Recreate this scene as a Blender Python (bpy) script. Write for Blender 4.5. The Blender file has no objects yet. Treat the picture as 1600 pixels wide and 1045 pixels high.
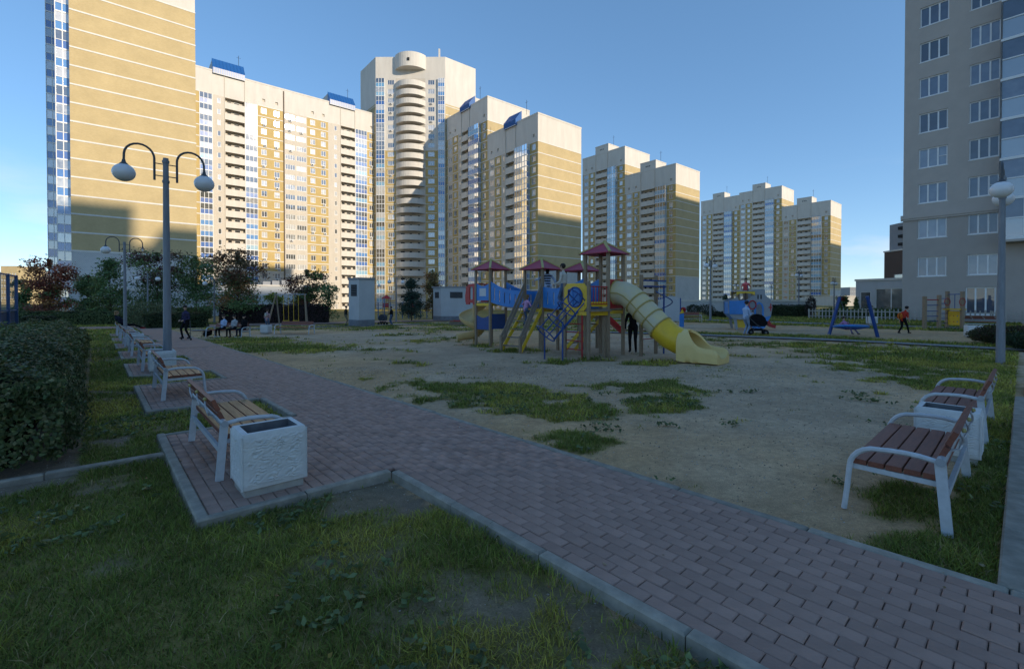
import bpy, bmesh, math, random
import numpy as np
from mathutils import Vector, Matrix
random.seed(7); RNG = np.random.default_rng(7)
SC = bpy.context.scene; COL = SC.collection
R = math.radians; PI = math.pi
# ------------------------------------------------------------------ camera, sky, sun, exposure
EYE = 1.66; F = 720.0; PITCH = R(.7); YC = 478.8
cam = bpy.data.cameras.new('camera'); cam_o = bpy.data.objects.new('camera', cam); COL.objects.link(cam_o); SC.camera = cam_o
cam.sensor_width = 36; cam.lens = F/1600*36; cam.shift_y = -(522.5-YC)/1600
cam.clip_start = .05; cam.clip_end = 6000
cam_o.location = (0, 0, EYE); cam_o.rotation_euler = (PI/2-PITCH, 0, 0)
SUN_DIR = Vector((.8985, -.666, .389)).normalized()
SUN_EL = math.asin(SUN_DIR.z); SUN_AZ = math.atan2(SUN_DIR.x, SUN_DIR.y)
world = bpy.data.worlds.new('World'); SC.world = world; world.use_nodes = True
def make_world():
    nt = world.node_tree; N = nt.nodes; L = nt.links
    bg = N['Background']; bg.inputs[1].default_value = .15
    sky = N.new('ShaderNodeTexSky'); sky.sky_type = 'NISHITA'; sky.sun_disc = False
    sky.sun_elevation = SUN_EL; sky.sun_rotation = SUN_AZ
    sky.air_density = .75; sky.dust_density = .05; sky.ozone_density = 3.6; sky.altitude = 300
    # a few small fair-weather clouds low over the horizon
    tc = N.new('ShaderNodeTexCoord'); mp = N.new('ShaderNodeMapping'); mp.inputs['Scale'].default_value = (5, 5, 17)
    nz = N.new('ShaderNodeTexNoise'); nz.inputs['Scale'].default_value = 1.0; nz.inputs['Detail'].default_value = 5; nz.inputs['Roughness'].default_value = .52
    rp = N.new('ShaderNodeValToRGB'); rp.color_ramp.elements[0].position = .54; rp.color_ramp.elements[1].position = .74
    sx = N.new('ShaderNodeSeparateXYZ'); r2 = N.new('ShaderNodeValToRGB'); e = r2.color_ramp.elements
    e[0].position = 0.0; e[0].color = (.8, .8, .8, 1); e[1].position = .24; e[1].color = (0, 0, 0, 1)
    ml = N.new('ShaderNodeMath'); ml.operation = 'MULTIPLY'; m2 = N.new('ShaderNodeMath'); m2.operation = 'MULTIPLY'; m2.inputs[1].default_value = .75
    mx = N.new('ShaderNodeMix'); mx.data_type = 'RGBA'; mx.inputs[7].default_value = (3.1, 2.9, 2.95, 1)
    L.new(tc.outputs['Generated'], mp.inputs[0]); L.new(mp.outputs[0], nz.inputs['Vector']); L.new(nz.outputs[0], rp.inputs[0])
    L.new(tc.outputs['Generated'], sx.inputs[0]); L.new(sx.outputs[2], r2.inputs[0])
    L.new(rp.outputs[0], ml.inputs[0]); L.new(r2.outputs[0], ml.inputs[1]); L.new(ml.outputs[0], m2.inputs[0])
    L.new(m2.outputs[0], mx.inputs[0]); gm = N.new('ShaderNodeGamma'); gm.inputs[1].default_value = .62; hs = N.new('ShaderNodeHueSaturation'); hs.inputs['Saturation'].default_value = 1.27
    L.new(sky.outputs[0], gm.inputs[0]); L.new(gm.outputs[0], hs.inputs['Color']); L.new(hs.outputs[0], mx.inputs[6]); L.new(mx.outputs[2], bg.inputs[0])
make_world()
sl = bpy.data.lights.new('sun', 'SUN'); sl.energy = 2.0; sl.angle = R(.53); sl.color = (1, .86, .66)
so = bpy.data.objects.new('sun', sl); COL.objects.link(so); so.rotation_euler = SUN_DIR.to_track_quat('Z', 'Y').to_euler(); so.location = (60, -60, 90)
vs = SC.view_settings; vs.view_transform = 'Standard'; vs.look = 'None'; vs.gamma = 1; vs.exposure = 1.26; vs.use_curve_mapping = False

# ------------------------------------------------------------------ ground height and pixel helpers
def gz(x, y):
    y = min(max(y, 0.0), 60.0); w = min(max(1-(x-2)/12, 0.0), 1.0)
    return -.0139*y*w
def ray(px, py):
    cx = (px-800)/F; cy = (YC-py)/F
    return Vector((cx, math.cos(PITCH)+cy*math.sin(PITCH), -math.sin(PITCH)+cy*math.cos(PITCH)))
def P(px, py, Y):                                    # the point on a pixel's ray at depth Y
    d = ray(px, py); return Vector((0, 0, EYE))+d*(Y/d.y)
def G(px, py, dz=0.0):                               # where a pixel's ray meets the ground
    d = ray(px, py); z = 0.0
    for _ in range(30):
        t = (z+dz-EYE)/d.z; p = d*t; z = gz(p.x, p.y)
    return Vector((p.x, p.y, z+dz))
def proj(x, y, z):                                   # numpy friendly projection to photo pixels
    yc = y*math.cos(PITCH)-(z-EYE)*math.sin(PITCH); zc = y*math.sin(PITCH)+(z-EYE)*math.cos(PITCH)
    return 800+F*x/yc, YC-F*zc/yc
ON = lambda x, y, dz=0: Vector((x, y, gz(x, y)+dz))
PA = R(42); d1 = Vector((-math.sin(PA), math.cos(PA))); d2 = Vector((math.cos(PA), math.sin(PA)))
def W(p, q, dz=0):                                   # path frame: p along the path, q across it
    v = d1*p+d2*q; return Vector((v.x, v.y, gz(v.x, v.y)+dz))
BA = R(40); e1 = Vector((-math.sin(BA), math.cos(BA))); e2 = Vector((math.cos(BA), math.sin(BA)))
def AB(a, b, z=0): v = e1*a+e2*b; return Vector((v.x, v.y, z))

# ------------------------------------------------------------------ mesh builder and object helpers
class MB:
    def __init__(s): s.v = []; s.f = []; s.m = []
    def add(s, vs_, fs, mi=0):
        n = len(s.v); s.v += [tuple(v) for v in vs_]; s.f += [tuple(i+n for i in f) for f in fs]; s.m += [mi]*len(fs); return s
    def quad(s, a, b, c, d, mi=0): return s.add([a, b, c, d], [(0, 1, 2, 3)], mi)
    def box(s, x0, y0, z0, x1, y1, z1, mi=0, T=None):
        vs_ = [Vector((x, y, z)) for z in (z0, z1) for y in (y0, y1) for x in (x0, x1)]
        if T is not None: vs_ = [T @ v for v in vs_]
        return s.add(vs_, [(0, 2, 3, 1), (4, 5, 7, 6), (0, 1, 5, 4), (1, 3, 7, 5), (3, 2, 6, 7), (2, 0, 4, 6)], mi)
    def beam(s, p0, p1, w, h, mi=0, up=(0, 0, 1)):       # rectangular bar from p0 to p1
        p0 = Vector(p0); p1 = Vector(p1); d = (p1-p0); L = d.length; d.normalize(); u = Vector(up)
        if abs(d.dot(u)) > .99: u = Vector((0, 1, 0))
        sd = d.cross(u).normalized(); u = sd.cross(d)
        vs_ = [p+sd*(a*w/2)+u*(b*h/2) for p in (p0, p1) for a, b in ((-1, -1), (1, -1), (1, 1), (-1, 1))]
        return s.add(vs_, [(3, 2, 1, 0), (4, 5, 6, 7), (0, 1, 5, 4), (1, 2, 6, 5), (2, 3, 7, 6), (3, 0, 4, 7)], mi)
    def tube(s, pts, r, n=8, mi=0, closed=False, caps=True):
        pts = [Vector(p) for p in pts]; k = len(pts); rs = r if isinstance(r, (list, tuple)) else [r]*k
        rings = []; pu = None
        for i, p in enumerate(pts):
            a = pts[(i-1) % k] if (closed or i > 0) else p; b = pts[(i+1) % k] if (closed or i < k-1) else p
            t = (b-a).normalized()
            if pu is None: pu = t.orthogonal().normalized()
            else:
                pu = pu-t*pu.dot(t)
                pu = pu.normalized() if pu.length > 1e-6 else t.orthogonal().normalized()
            w = t.cross(pu)
            rings.append([p+(pu*math.cos(2*PI*j/n)+w*math.sin(2*PI*j/n))*rs[i] for j in range(n)])
        vs_ = [v for rg in rings for v in rg]; fs = []
        for i in range(k if closed else k-1):
            i2 = (i+1) % k
            for j in range(n): fs.append((i*n+j, i*n+(j+1) % n, i2*n+(j+1) % n, i2*n+j))
        if caps and not closed: fs.append(tuple(range(n))[::-1]); fs.append(tuple((k-1)*n+j for j in range(n)))
        return s.add(vs_, fs, mi)
    def lathe(s, prof, n=16, mi=0, c=(0, 0, 0), sx=1, sy=1):
        vs_ = [(c[0]+r*math.cos(2*PI*j/n)*sx, c[1]+r*math.sin(2*PI*j/n)*sy, c[2]+z) for r, z in prof for j in range(n)]
        fs = [(i*n+j, i*n+(j+1) % n, (i+1)*n+(j+1) % n, (i+1)*n+j) for i in range(len(prof)-1) for j in range(n)]
        return s.add(vs_, fs, mi)
    def ell(s, c, r, n=10, mi=0, T=None):
        c = Vector(c); vs_ = []; fs = []; m = n//2
        for i in range(m+1):
            th = PI*i/m
            for j in range(n):
                v = Vector((math.sin(th)*math.cos(2*PI*j/n)*r[0], math.sin(th)*math.sin(2*PI*j/n)*r[1], math.cos(th)*r[2]))
                vs_.append(c+(T @ v if T is not None else v))
        for i in range(m):
            for j in range(n): fs.append((i*n+j, (i+1)*n+j, (i+1)*n+(j+1) % n, i*n+(j+1) % n))
        return s.add(vs_, fs, mi)
    def prism(s, poly, h0, h1, T=None, mi=0):            # polygon in local xz, thickness along y
        n = len(poly); vs_ = [Vector((x, h0, z)) for x, z in poly]+[Vector((x, h1, z)) for x, z in poly]
        if T is not None: vs_ = [T @ v for v in vs_]
        fs = [tuple(range(n)), tuple(range(2*n-1, n-1, -1))]+[(i, i+n, (i+1) % n+n, (i+1) % n) for i in range(n)]
        return s.add(vs_, fs, mi)
    def mesh(s, name, mats, smooth=None):
        me = bpy.data.meshes.new(name); me.from_pydata(s.v, [], s.f)
        for m in (mats if isinstance(mats, (list, tuple)) else [mats]): me.materials.append(m)
        me.polygons.foreach_set('material_index', s.m)
        bm = bmesh.new(); bm.from_mesh(me); bmesh.ops.recalc_face_normals(bm, faces=bm.faces[:]); bm.to_mesh(me); bm.free()
        if smooth is not None:
            me.polygons.foreach_set('use_smooth', [True]*len(me.polygons)); me.set_sharp_from_angle(angle=R(smooth))
        me.update(); return me
    def build(s, name, mats, parent=None, smooth=None, loc=None):
        return put(name, s.mesh(name, mats, smooth), parent, loc)
def put(name, me, parent=None, loc=None, rz=0):
    o = bpy.data.objects.new(name, me); COL.objects.link(o)
    if parent is not None: o.parent = parent
    if loc is not None: o.location = loc
    if rz: o.rotation_euler = (0, 0, rz)
    return o
def tag(o, label=None, cat=None, group=None, kind=None):
    if label: o['label'] = label
    if cat: o['category'] = cat
    if group: o['group'] = group
    if kind: o['kind'] = kind
    return o
def thing(name, label, cat, loc=(0, 0, 0), rz=0, group=None):
    o = bpy.data.objects.new(name, None); o.empty_display_size = .2; COL.objects.link(o); o.location = loc; o.rotation_euler = (0, 0, rz)
    return tag(o, label, cat, group)
def dup(o, loc, rz=None, label=None, group=None, parent=None):
    c = o.copy(); COL.objects.link(c)
    if parent is not None: c.parent = parent
    else:
        c.location = loc
        if rz is not None: c.rotation_euler = (0, 0, rz)
        if label: c['label'] = label
        if group: c['group'] = group
    for ch in list(o.children): dup(ch, None, parent=c)
    return c
TR = lambda x, y, z: Matrix.Translation((x, y, z))
RZ = lambda a: Matrix.Rotation(a, 4, 'Z')
RX = lambda a: Matrix.Rotation(a, 4, 'X')
RY = lambda a: Matrix.Rotation(a, 4, 'Y')

# ------------------------------------------------------------------ materials
MATS = {}
def nodes(name):
    m = bpy.data.materials.new(name); m.use_nodes = True; return m, m.node_tree.nodes, m.node_tree.links
def mat(name, c1, c2=None, scale=6, rough=.7, spec=.35, bump=0, bscale=30, rand=0, detail=4, metal=0, stretch=None, coat=0, dist=.02):
    if name in MATS: return MATS[name]
    m, N, L = nodes(name); b = N['Principled BSDF']
    b.inputs['Roughness'].default_value = rough; b.inputs['Specular IOR Level'].default_value = spec; b.inputs['Metallic'].default_value = metal
    b.inputs['Coat Weight'].default_value = coat
    c2 = c2 or tuple(c*.8 for c in c1)
    tc = N.new('ShaderNodeTexCoord'); src = tc.outputs['Object']
    if stretch:
        mp = N.new('ShaderNodeMapping'); mp.inputs['Scale'].default_value = stretch; L.new(src, mp.inputs[0]); src = mp.outputs[0]
    nz = N.new('ShaderNodeTexNoise'); nz.inputs['Scale'].default_value = scale; nz.inputs['Detail'].default_value = detail; nz.inputs['Roughness'].default_value = .6
    L.new(src, nz.inputs['Vector'])
    rp = N.new('ShaderNodeValToRGB'); e = rp.color_ramp.elements; e[0].position = .34; e[1].position = .68
    e[0].color = (*c2, 1); e[1].color = (*c1, 1); L.new(nz.outputs[0], rp.inputs[0]); out = rp.outputs[0]
    if rand:
        oi = N.new('ShaderNodeObjectInfo'); mr = N.new('ShaderNodeMapRange'); mr.inputs[3].default_value = 1-rand; mr.inputs[4].default_value = 1+rand
        hs = N.new('ShaderNodeHueSaturation'); L.new(oi.outputs['Random'], mr.inputs[0]); L.new(mr.outputs[0], hs.inputs['Value']); L.new(out, hs.inputs['Color']); out = hs.outputs[0]
    L.new(out, b.inputs['Base Color'])
    if bump:
        n2 = N.new('ShaderNodeTexNoise'); n2.inputs['Scale'].default_value = bscale; n2.inputs['Detail'].default_value = 4; L.new(src, n2.inputs['Vector'])
        bp = N.new('ShaderNodeBump'); bp.inputs['Strength'].default_value = bump; bp.inputs['Distance'].default_value = dist; L.new(n2.outputs[0], bp.inputs['Height']); L.new(bp.outputs[0], b.inputs['Normal'])
    MATS[name] = m; return m
def attr_mat(name, rough=.6, spec=.3, trans=0, noise=.25, scale=3):
    if name in MATS: return MATS[name]
    m, N, L = nodes(name); b = N['Principled BSDF']; b.inputs['Roughness'].default_value = rough; b.inputs['Specular IOR Level'].default_value = spec
    at = N.new('ShaderNodeAttribute'); at.attribute_name = 'col'
    tc = N.new('ShaderNodeTexCoord'); nz = N.new('ShaderNodeTexNoise'); nz.inputs['Scale'].default_value = scale; nz.inputs['Detail'].default_value = 3
    mr = N.new('ShaderNodeMapRange'); mr.inputs[1].default_value = .3; mr.inputs[2].default_value = .7; mr.inputs[3].default_value = 1-noise; mr.inputs[4].default_value = 1+noise
    hs = N.new('ShaderNodeHueSaturation')
    L.new(tc.outputs['Object'], nz.inputs['Vector']); L.new(nz.outputs[0], mr.inputs[0]); L.new(mr.outputs[0], hs.inputs['Value']); L.new(at.outputs['Color'], hs.inputs['Color']); L.new(hs.outputs[0], b.inputs['Base Color'])
    if trans:
        tl = N.new('ShaderNodeBsdfTranslucent'); mx = N.new('ShaderNodeMixShader'); mx.inputs[0].default_value = trans
        L.new(hs.outputs[0], tl.inputs[0]); L.new(b.outputs[0], mx.inputs[1]); L.new(tl.outputs[0], mx.inputs[2]); L.new(mx.outputs[0], N['Material Output'].inputs[0])
    MATS[name] = m; return m
def brick_mat(name, c1, c2, mortar, bw=.26, bh=.088, ms=.010):
    m, N, L = nodes(name); b = N['Principled BSDF']; b.inputs['Roughness'].default_value = .85; b.inputs['Specular IOR Level'].default_value = .15
    tc = N.new('ShaderNodeTexCoord'); sx = N.new('ShaderNodeSeparateXYZ'); ad = N.new('ShaderNodeMath'); cb = N.new('ShaderNodeCombineXYZ')
    br = N.new('ShaderNodeTexBrick'); br.inputs['Scale'].default_value = 1; br.inputs['Brick Width'].default_value = bw; br.inputs['Row Height'].default_value = bh
    br.inputs['Mortar Size'].default_value = ms; br.inputs['Color1'].default_value = (*c1, 1); br.inputs['Color2'].default_value = (*c2, 1); br.inputs['Mortar'].default_value = (*mortar, 1); br.inputs['Bias'].default_value = 0
    nz = N.new('ShaderNodeTexNoise'); nz.inputs['Scale'].default_value = .35; nz.inputs['Detail'].default_value = 6; nz.inputs['Roughness'].default_value = .65
    mr = N.new('ShaderNodeMapRange'); mr.inputs[1].default_value = .3; mr.inputs[2].default_value = .7; mr.inputs[3].default_value = .91; mr.inputs[4].default_value = 1.08
    hs = N.new('ShaderNodeHueSaturation')
    L.new(tc.outputs['Object'], sx.inputs[0]); L.new(sx.outputs[0], ad.inputs[0]); L.new(sx.outputs[1], ad.inputs[1]); L.new(ad.outputs[0], cb.inputs[0]); L.new(sx.outputs[2], cb.inputs[1])
    L.new(cb.outputs[0], br.inputs['Vector']); L.new(tc.outputs['Object'], nz.inputs['Vector']); L.new(nz.outputs[0], mr.inputs[0]); L.new(mr.outputs[0], hs.inputs['Value'])
    L.new(br.outputs[0], hs.inputs['Color']); L.new(hs.outputs[0], b.inputs['Base Color']); MATS[name] = m; return m
def glass_mat(name, ramp, refl=.35, rough=.03, tint=(1, 1, 1)):
    # window glass: what is behind it (dark rooms, curtains, blinds) differs from window to window; the surface mirrors sky and houses
    m, N, L = nodes(name); b = N['Principled BSDF']; b.inputs['Roughness'].default_value = .6
    oi = N.new('ShaderNodeObjectInfo'); tc = N.new('ShaderNodeTexCoord'); nz = N.new('ShaderNodeTexNoise'); nz.inputs['Scale'].default_value = 1.6; nz.inputs['Detail'].default_value = 2
    ad = N.new('ShaderNodeMath'); ad.operation = 'MULTIPLY_ADD'; ad.inputs[1].default_value = .5
    vm = N.new('ShaderNodeVectorMath'); vm.operation = 'ADD'; L.new(tc.outputs['Object'], vm.inputs[0]); L.new(oi.outputs['Location'], vm.inputs[1]); L.new(vm.outputs[0], nz.inputs['Vector'])
    sb = N.new('ShaderNodeMath'); sb.operation = 'SUBTRACT'; sb.inputs[1].default_value = .25
    L.new(nz.outputs[0], ad.inputs[0]); L.new(oi.outputs['Random'], ad.inputs[2]); L.new(ad.outputs[0], sb.inputs[0])
    rp = N.new('ShaderNodeValToRGB'); rp.color_ramp.interpolation = 'LINEAR'; e = rp.color_ramp.elements
    while len(e) < len(ramp): e.new(.5)
    for i, (p, c) in enumerate(ramp): e[i].position = p; e[i].color = (*c, 1)
    L.new(sb.outputs[0], rp.inputs[0]); L.new(rp.outputs[0], b.inputs['Base Color'])
    gl = N.new('ShaderNodeBsdfGlossy'); gl.inputs['Roughness'].default_value = rough; gl.inputs['Color'].default_value = (*tint, 1)
    fr = N.new('ShaderNodeFresnel'); fr.inputs[0].default_value = 1.5; a2 = N.new('ShaderNodeMath'); a2.operation = 'ADD'; a2.use_clamp = True; a2.inputs[1].default_value = refl
    mx = N.new('ShaderNodeMixShader'); L.new(fr.outputs[0], a2.inputs[0]); L.new(a2.outputs[0], mx.inputs[0]); L.new(b.outputs[0], mx.inputs[1]); L.new(gl.outputs[0], mx.inputs[2]); L.new(mx.outputs[0], N['Material Output'].inputs[0])
    # each pane sits a hair out of true, so mirrored light breaks up from pane to pane
    n3 = N.new('ShaderNodeTexNoise'); n3.inputs['Scale'].default_value = .9; n3.inputs['Detail'].default_value = 1; L.new(vm.outputs[0], n3.inputs['Vector'])
    bp = N.new('ShaderNodeBump'); bp.inputs['Strength'].default_value = .12; bp.inputs['Distance'].default_value = .05; L.new(n3.outputs[0], bp.inputs['Height']); L.new(bp.outputs[0], gl.inputs['Normal'])
    MATS[name] = m; return m
YEL = brick_mat('yellow_brick', (.54, .42, .225), (.49, .375, .195), (.51, .42, .26))
YEL2 = brick_mat('ochre_brick', (.54, .395, .16), (.49, .355, .14), (.5, .39, .2))
WBR = brick_mat('white_brick', (.66, .65, .62), (.6, .59, .57), (.36, .36, .36), .26, .13, .022)
BEIGE = mat('beige_panel', (.62, .56, .48), (.55, .495, .42), .9, .85, .15, 0, 30, 0, 8, stretch=(1, 1, .16))
CAP = mat('pale_panel', (.68, .64, .58), (.605, .565, .51), .8, .85, .15, 0, 30, 0, 8, stretch=(1, 1, .2))
BAND = mat('pale_band', (.74, .72, .68), (.66, .64, .6), 1, .8, .2)
FRAME = mat('white_frame', (.8, .8, .8), (.74, .74, .74), 2, .4, .4)
GLASS = glass_mat('window_glass', [(0, (.02, .022, .025)), (.34, (.05, .05, .055)), (.55, (.16, .155, .15)), (.72, (.42, .41, .39)), (.9, (.62, .6, .58))], .24, .045)
GLASSD = glass_mat('dark_glass', [(0, (.02, .022, .025)), (.6, (.06, .06, .065)), (1, (.2, .2, .2))], .2, .05)
BLUEP = glass_mat('blue_panel', [(0, (.015, .08, .33)), (.5, (.02, .12, .42)), (1, (.06, .24, .55))], .08, .12)
CYANP = glass_mat('pale_blue_panel', [(0, (.12, .34, .56)), (.5, (.2, .42, .6)), (1, (.34, .52, .64))], .12, .12)
BLUER = mat('blue_roof', (.02, .11, .34), (.018, .095, .30), 2, .35, .5)
ROOFM = mat('roof_felt', (.12, .12, .12), (.09, .09, .09), 3, .9)
DARK = mat('dark_void', (.03, .03, .032), (.02, .02, .022), 3, .9)
# ------------------------------------------------------------------ terrain, lawns, paths
def vnoise(x, y, seed=0):
    xi = np.floor(x).astype(np.int64); yi = np.floor(y).astype(np.int64); xf = x-xi; yf = y-yi
    def h(a, b):
        n = (a*374761393+b*668265263+seed*1442695041) & 0x7fffffff; n = ((n ^ (n >> 13))*1274126177) & 0x7fffffff
        return ((n ^ (n >> 16)) & 0xffff)/65535.0
    u = xf*xf*(3-2*xf); v = yf*yf*(3-2*yf)
    return (h(xi, yi)*(1-u)+h(xi+1, yi)*u)*(1-v)+(h(xi, yi+1)*(1-u)+h(xi+1, yi+1)*u)*v
def fbm(x, y, s=0): return .5*vnoise(x, y, s)+.28*vnoise(2.1*x, 2.1*y, s+1)+.14*vnoise(4.3*x, 4.3*y, s+2)+.08*vnoise(8.7*x, 8.7*y, s+3)
def gzn(x, y): return -.0139*np.clip(y, 0, 60)*np.clip(1-(x-2)/12, 0, 1)
PQ = lambda x, y: (x*d1.x+y*d1.y, x*d2.x+y*d2.y)
QL, QR, P_END = 2.15, 3.92, 46.5           # path edges and far end
PAD0, PADL, PADS, PADQ = 4.17, 3.2, 4.95, .55
SIDE_P = .08                               # the paved side path lies at p < SIDE_P
PATCH = [  # px, py, rx, ry, weight : worn turf islands on the bare ground
 (745, 606, 125, 15, 1.1), (700, 622, 85, 12, .95), (830, 622, 130, 15, 1.0), (890, 636, 120, 20, 1.15), (1010, 628, 110, 16, .9), (1000, 604, 120, 10, .85), (925, 688, 95, 17, 1.05), (860, 678, 60, 13, .9), (985, 698, 40, 9, .8),
 (660, 640, 45, 8, .6), (1085, 612, 60, 12, .6), (450, 543, 150, 9, 1.0), (385, 532, 80, 6, 1.0), (560, 548, 90, 6, .6), (640, 565, 90, 7, .35), (610, 596, 60, 7, .3),
 (1330, 545, 110, 8, .8), (1490, 562, 200, 22, 1.25), (1400, 596, 110, 8, .7), (1540, 600, 130, 30, 1.2), (1595, 700, 85, 150, 1.4), (1565, 830, 90, 130, 1.4), (1440, 858, 130, 46, 1.35), (1420, 780, 70, 40, 1.05), (1480, 640, 40, 14, .6), (1330, 835, 30, 12, .7), (1200, 555, 70, 6, .5), (1390, 612, 60, 6, .5),
 (752, 538, 26, 4, .9), (815, 547, 60, 5, .8), (880, 565, 50, 5, 1.0), (930, 560, 50, 5, .8), (1010, 566, 60, 6, 1.0), (1045, 545, 40, 4, .6), (640, 522, 60, 3, .6), (590, 513, 60, 3, .8), (720, 528, 30, 3, .7), (680, 533, 60, 4, .6), (1100, 532, 120, 7, .55), (1250, 538, 120, 6, .8)]
def in_pad(p, q, m=0.0):
    k = np.floor((p-PAD0)/PADS); r = (p-PAD0)-k*PADS
    return (k >= 0) & (k <= 6) & (r < PADL+m) & (q > PADQ-m) & (q < QL+m)
def on_path(p, q, m=.02):
    a = (q > QL-m) & (q < QR+m) & (p < P_END+8)
    b = (p < SIDE_P+m) & (p > -2.1) & (q >= QR)
    c = (p > P_END-m) & (p < P_END+6) & (q < 60)
    d = (q > 22.9) & (q < 23.9) & (p > -16) & (p < 22)
    e = (q > 38.2) & (q < 40.4) & (p > -14) & (p < 32)
    return a | b | c | d | e | in_pad(p, q, m)
def grass_mask(x, y):
    x = np.asarray(x, float); y = np.asarray(y, float); p, q = PQ(x, y); z = gzn(x, y)
    n = fbm(x*.55, y*.55, 3); n2 = fbm(x*2.3, y*2.3, 9)
    m = np.zeros_like(x)
    left = q < QL+.05
    m = np.where(left, np.clip((n*.55+n2*.45-.30)*6, 0, 1), m)
    m = np.where(left & (((p-3.85)/.36)**2+((q-1.78)/.42)**2 < 1+2.6*(n2-.5)), m*.15, m)        # trodden corner by the path
    m = np.where(left & (q > -.75) & (q < .3) & (p > 5.6) & (p < 8.2), m*np.clip((n2-.34)*5, 0, 1), m)
    m = np.where(left & (q > -2.6) & (q < -.15) & (p > 6.1) & (p < 26), 0, m)               # soil under the hedge
    yy = np.maximum(y, .8); px, py = proj(x, yy, z); s = np.zeros_like(x)
    for cx, cy, rx, ry, w in PATCH:
        s = np.maximum(s, w*np.exp(-1.1*(((px-cx)/rx)**2+((py-cy)/ry)**2)))
    patch = np.clip((s+(n2-.5)*1.7+(n-.5)*.9-.42)*3.0, 0, 1)*(s > .06)
    patch = np.maximum(patch, .30*np.clip((n2-.66)*14, 0, 1)*np.clip((n-.42)*8, 0, 1))
    m = np.where(~left & (y > .8), patch, m)
    far = (~left) & (q > 23.9)
    m = np.where(far & (q < 25.6+1.2*(n-.5)), np.clip(.9-.0*n+(n2-.45)*2, 0, 1), m)
    m = np.where(far & (q >= 25.6+1.2*(n-.5)) & (q < 35+1.5*(n-.5)), .12*np.clip((n2-.6)*9, 0, 1), m)
    m = np.where(far & (q >= 35+1.5*(n-.5)), np.clip(.9+(n-.4), 0, 1), m)
    m = np.where((~left) & (y > 33) & (q < 38), np.maximum(m, np.clip((n-.46)*5, 0, .8)), m)
    m = np.where((p > P_END) & (y > 1), np.maximum(m, .8), m)
    m = np.where(on_path(p, q), 0, m)
    return m
def set_col(me, cols, domain='POINT'):
    at = me.color_attributes.new('col', 'FLOAT_COLOR', domain)
    c = np.ones((len(cols), 4), np.float32); c[:, :3] = cols; at.data.foreach_set('color', c.ravel())
def fast_mesh(name, verts, faces, nper, mats, cols=None, smooth=False):
    me = bpy.data.meshes.new(name); nv = len(verts); me.vertices.add(nv); me.vertices.foreach_set('co', np.asarray(verts, np.float32).ravel())
    f = np.asarray(faces, np.int32).ravel(); nf = len(f)//nper; me.loops.add(len(f)); me.loops.foreach_set('vertex_index', f)
    me.polygons.add(nf); me.polygons.foreach_set('loop_start', np.arange(0, len(f), nper, dtype=np.int32)); me.polygons.foreach_set('loop_total', np.full(nf, nper, np.int32))
    if smooth: me.polygons.foreach_set('use_smooth', np.ones(nf, bool))
    for m in (mats if isinstance(mats, (list, tuple)) else [mats]): me.materials.append(m)
    me.update(calc_edges=True)
    if cols is not None: set_col(me, cols)
    return me
def ground_mat():
    m, N, L = nodes('trodden_earth'); b = N['Principled BSDF']; b.inputs['Roughness'].default_value = .95; b.inputs['Specular IOR Level'].default_value = .1
    at = N.new('ShaderNodeAttribute'); at.attribute_name = 'col'; tc = N.new('ShaderNodeTexCoord')
    out = at.outputs['Color']
    for sc_, lo, hi, det in ((.45, .84, 1.16, 5), (2.6, .86, 1.14, 6), (11, .82, 1.18, 6), (75, .76, 1.24, 3), (260, .8, 1.2, 2)):
        nz = N.new('ShaderNodeTexNoise'); nz.inputs['Scale'].default_value = sc_; nz.inputs['Detail'].default_value = det; nz.inputs['Roughness'].default_value = .65; L.new(tc.outputs['Object'], nz.inputs['Vector'])
        mr = N.new('ShaderNodeMapRange'); mr.inputs[1].default_value = .3; mr.inputs[2].default_value = .7; mr.inputs[3].default_value = lo; mr.inputs[4].default_value = hi
        hs = N.new('ShaderNodeHueSaturation'); L.new(nz.outputs[0], mr.inputs[0]); L.new(mr.outputs[0], hs.inputs['Value']); L.new(out, hs.inputs['Color']); out = hs.outputs[0]
    L.new(out, b.inputs['Base Color'])
    n2 = N.new('ShaderNodeTexNoise'); n2.inputs['Scale'].default_value = 45; n2.inputs['Detail'].default_value = 6; n2.inputs['Roughness'].default_value = .7; L.new(tc.outputs['Object'], n2.inputs['Vector'])
    bp = N.new('ShaderNodeBump'); bp.inputs['Strength'].default_value = .7; bp.inputs['Distance'].default_value = .018; L.new(n2.outputs[0], bp.inputs['Height']); L.new(bp.outputs[0], b.inputs['Normal'])
    return m
SINK = .03
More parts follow.
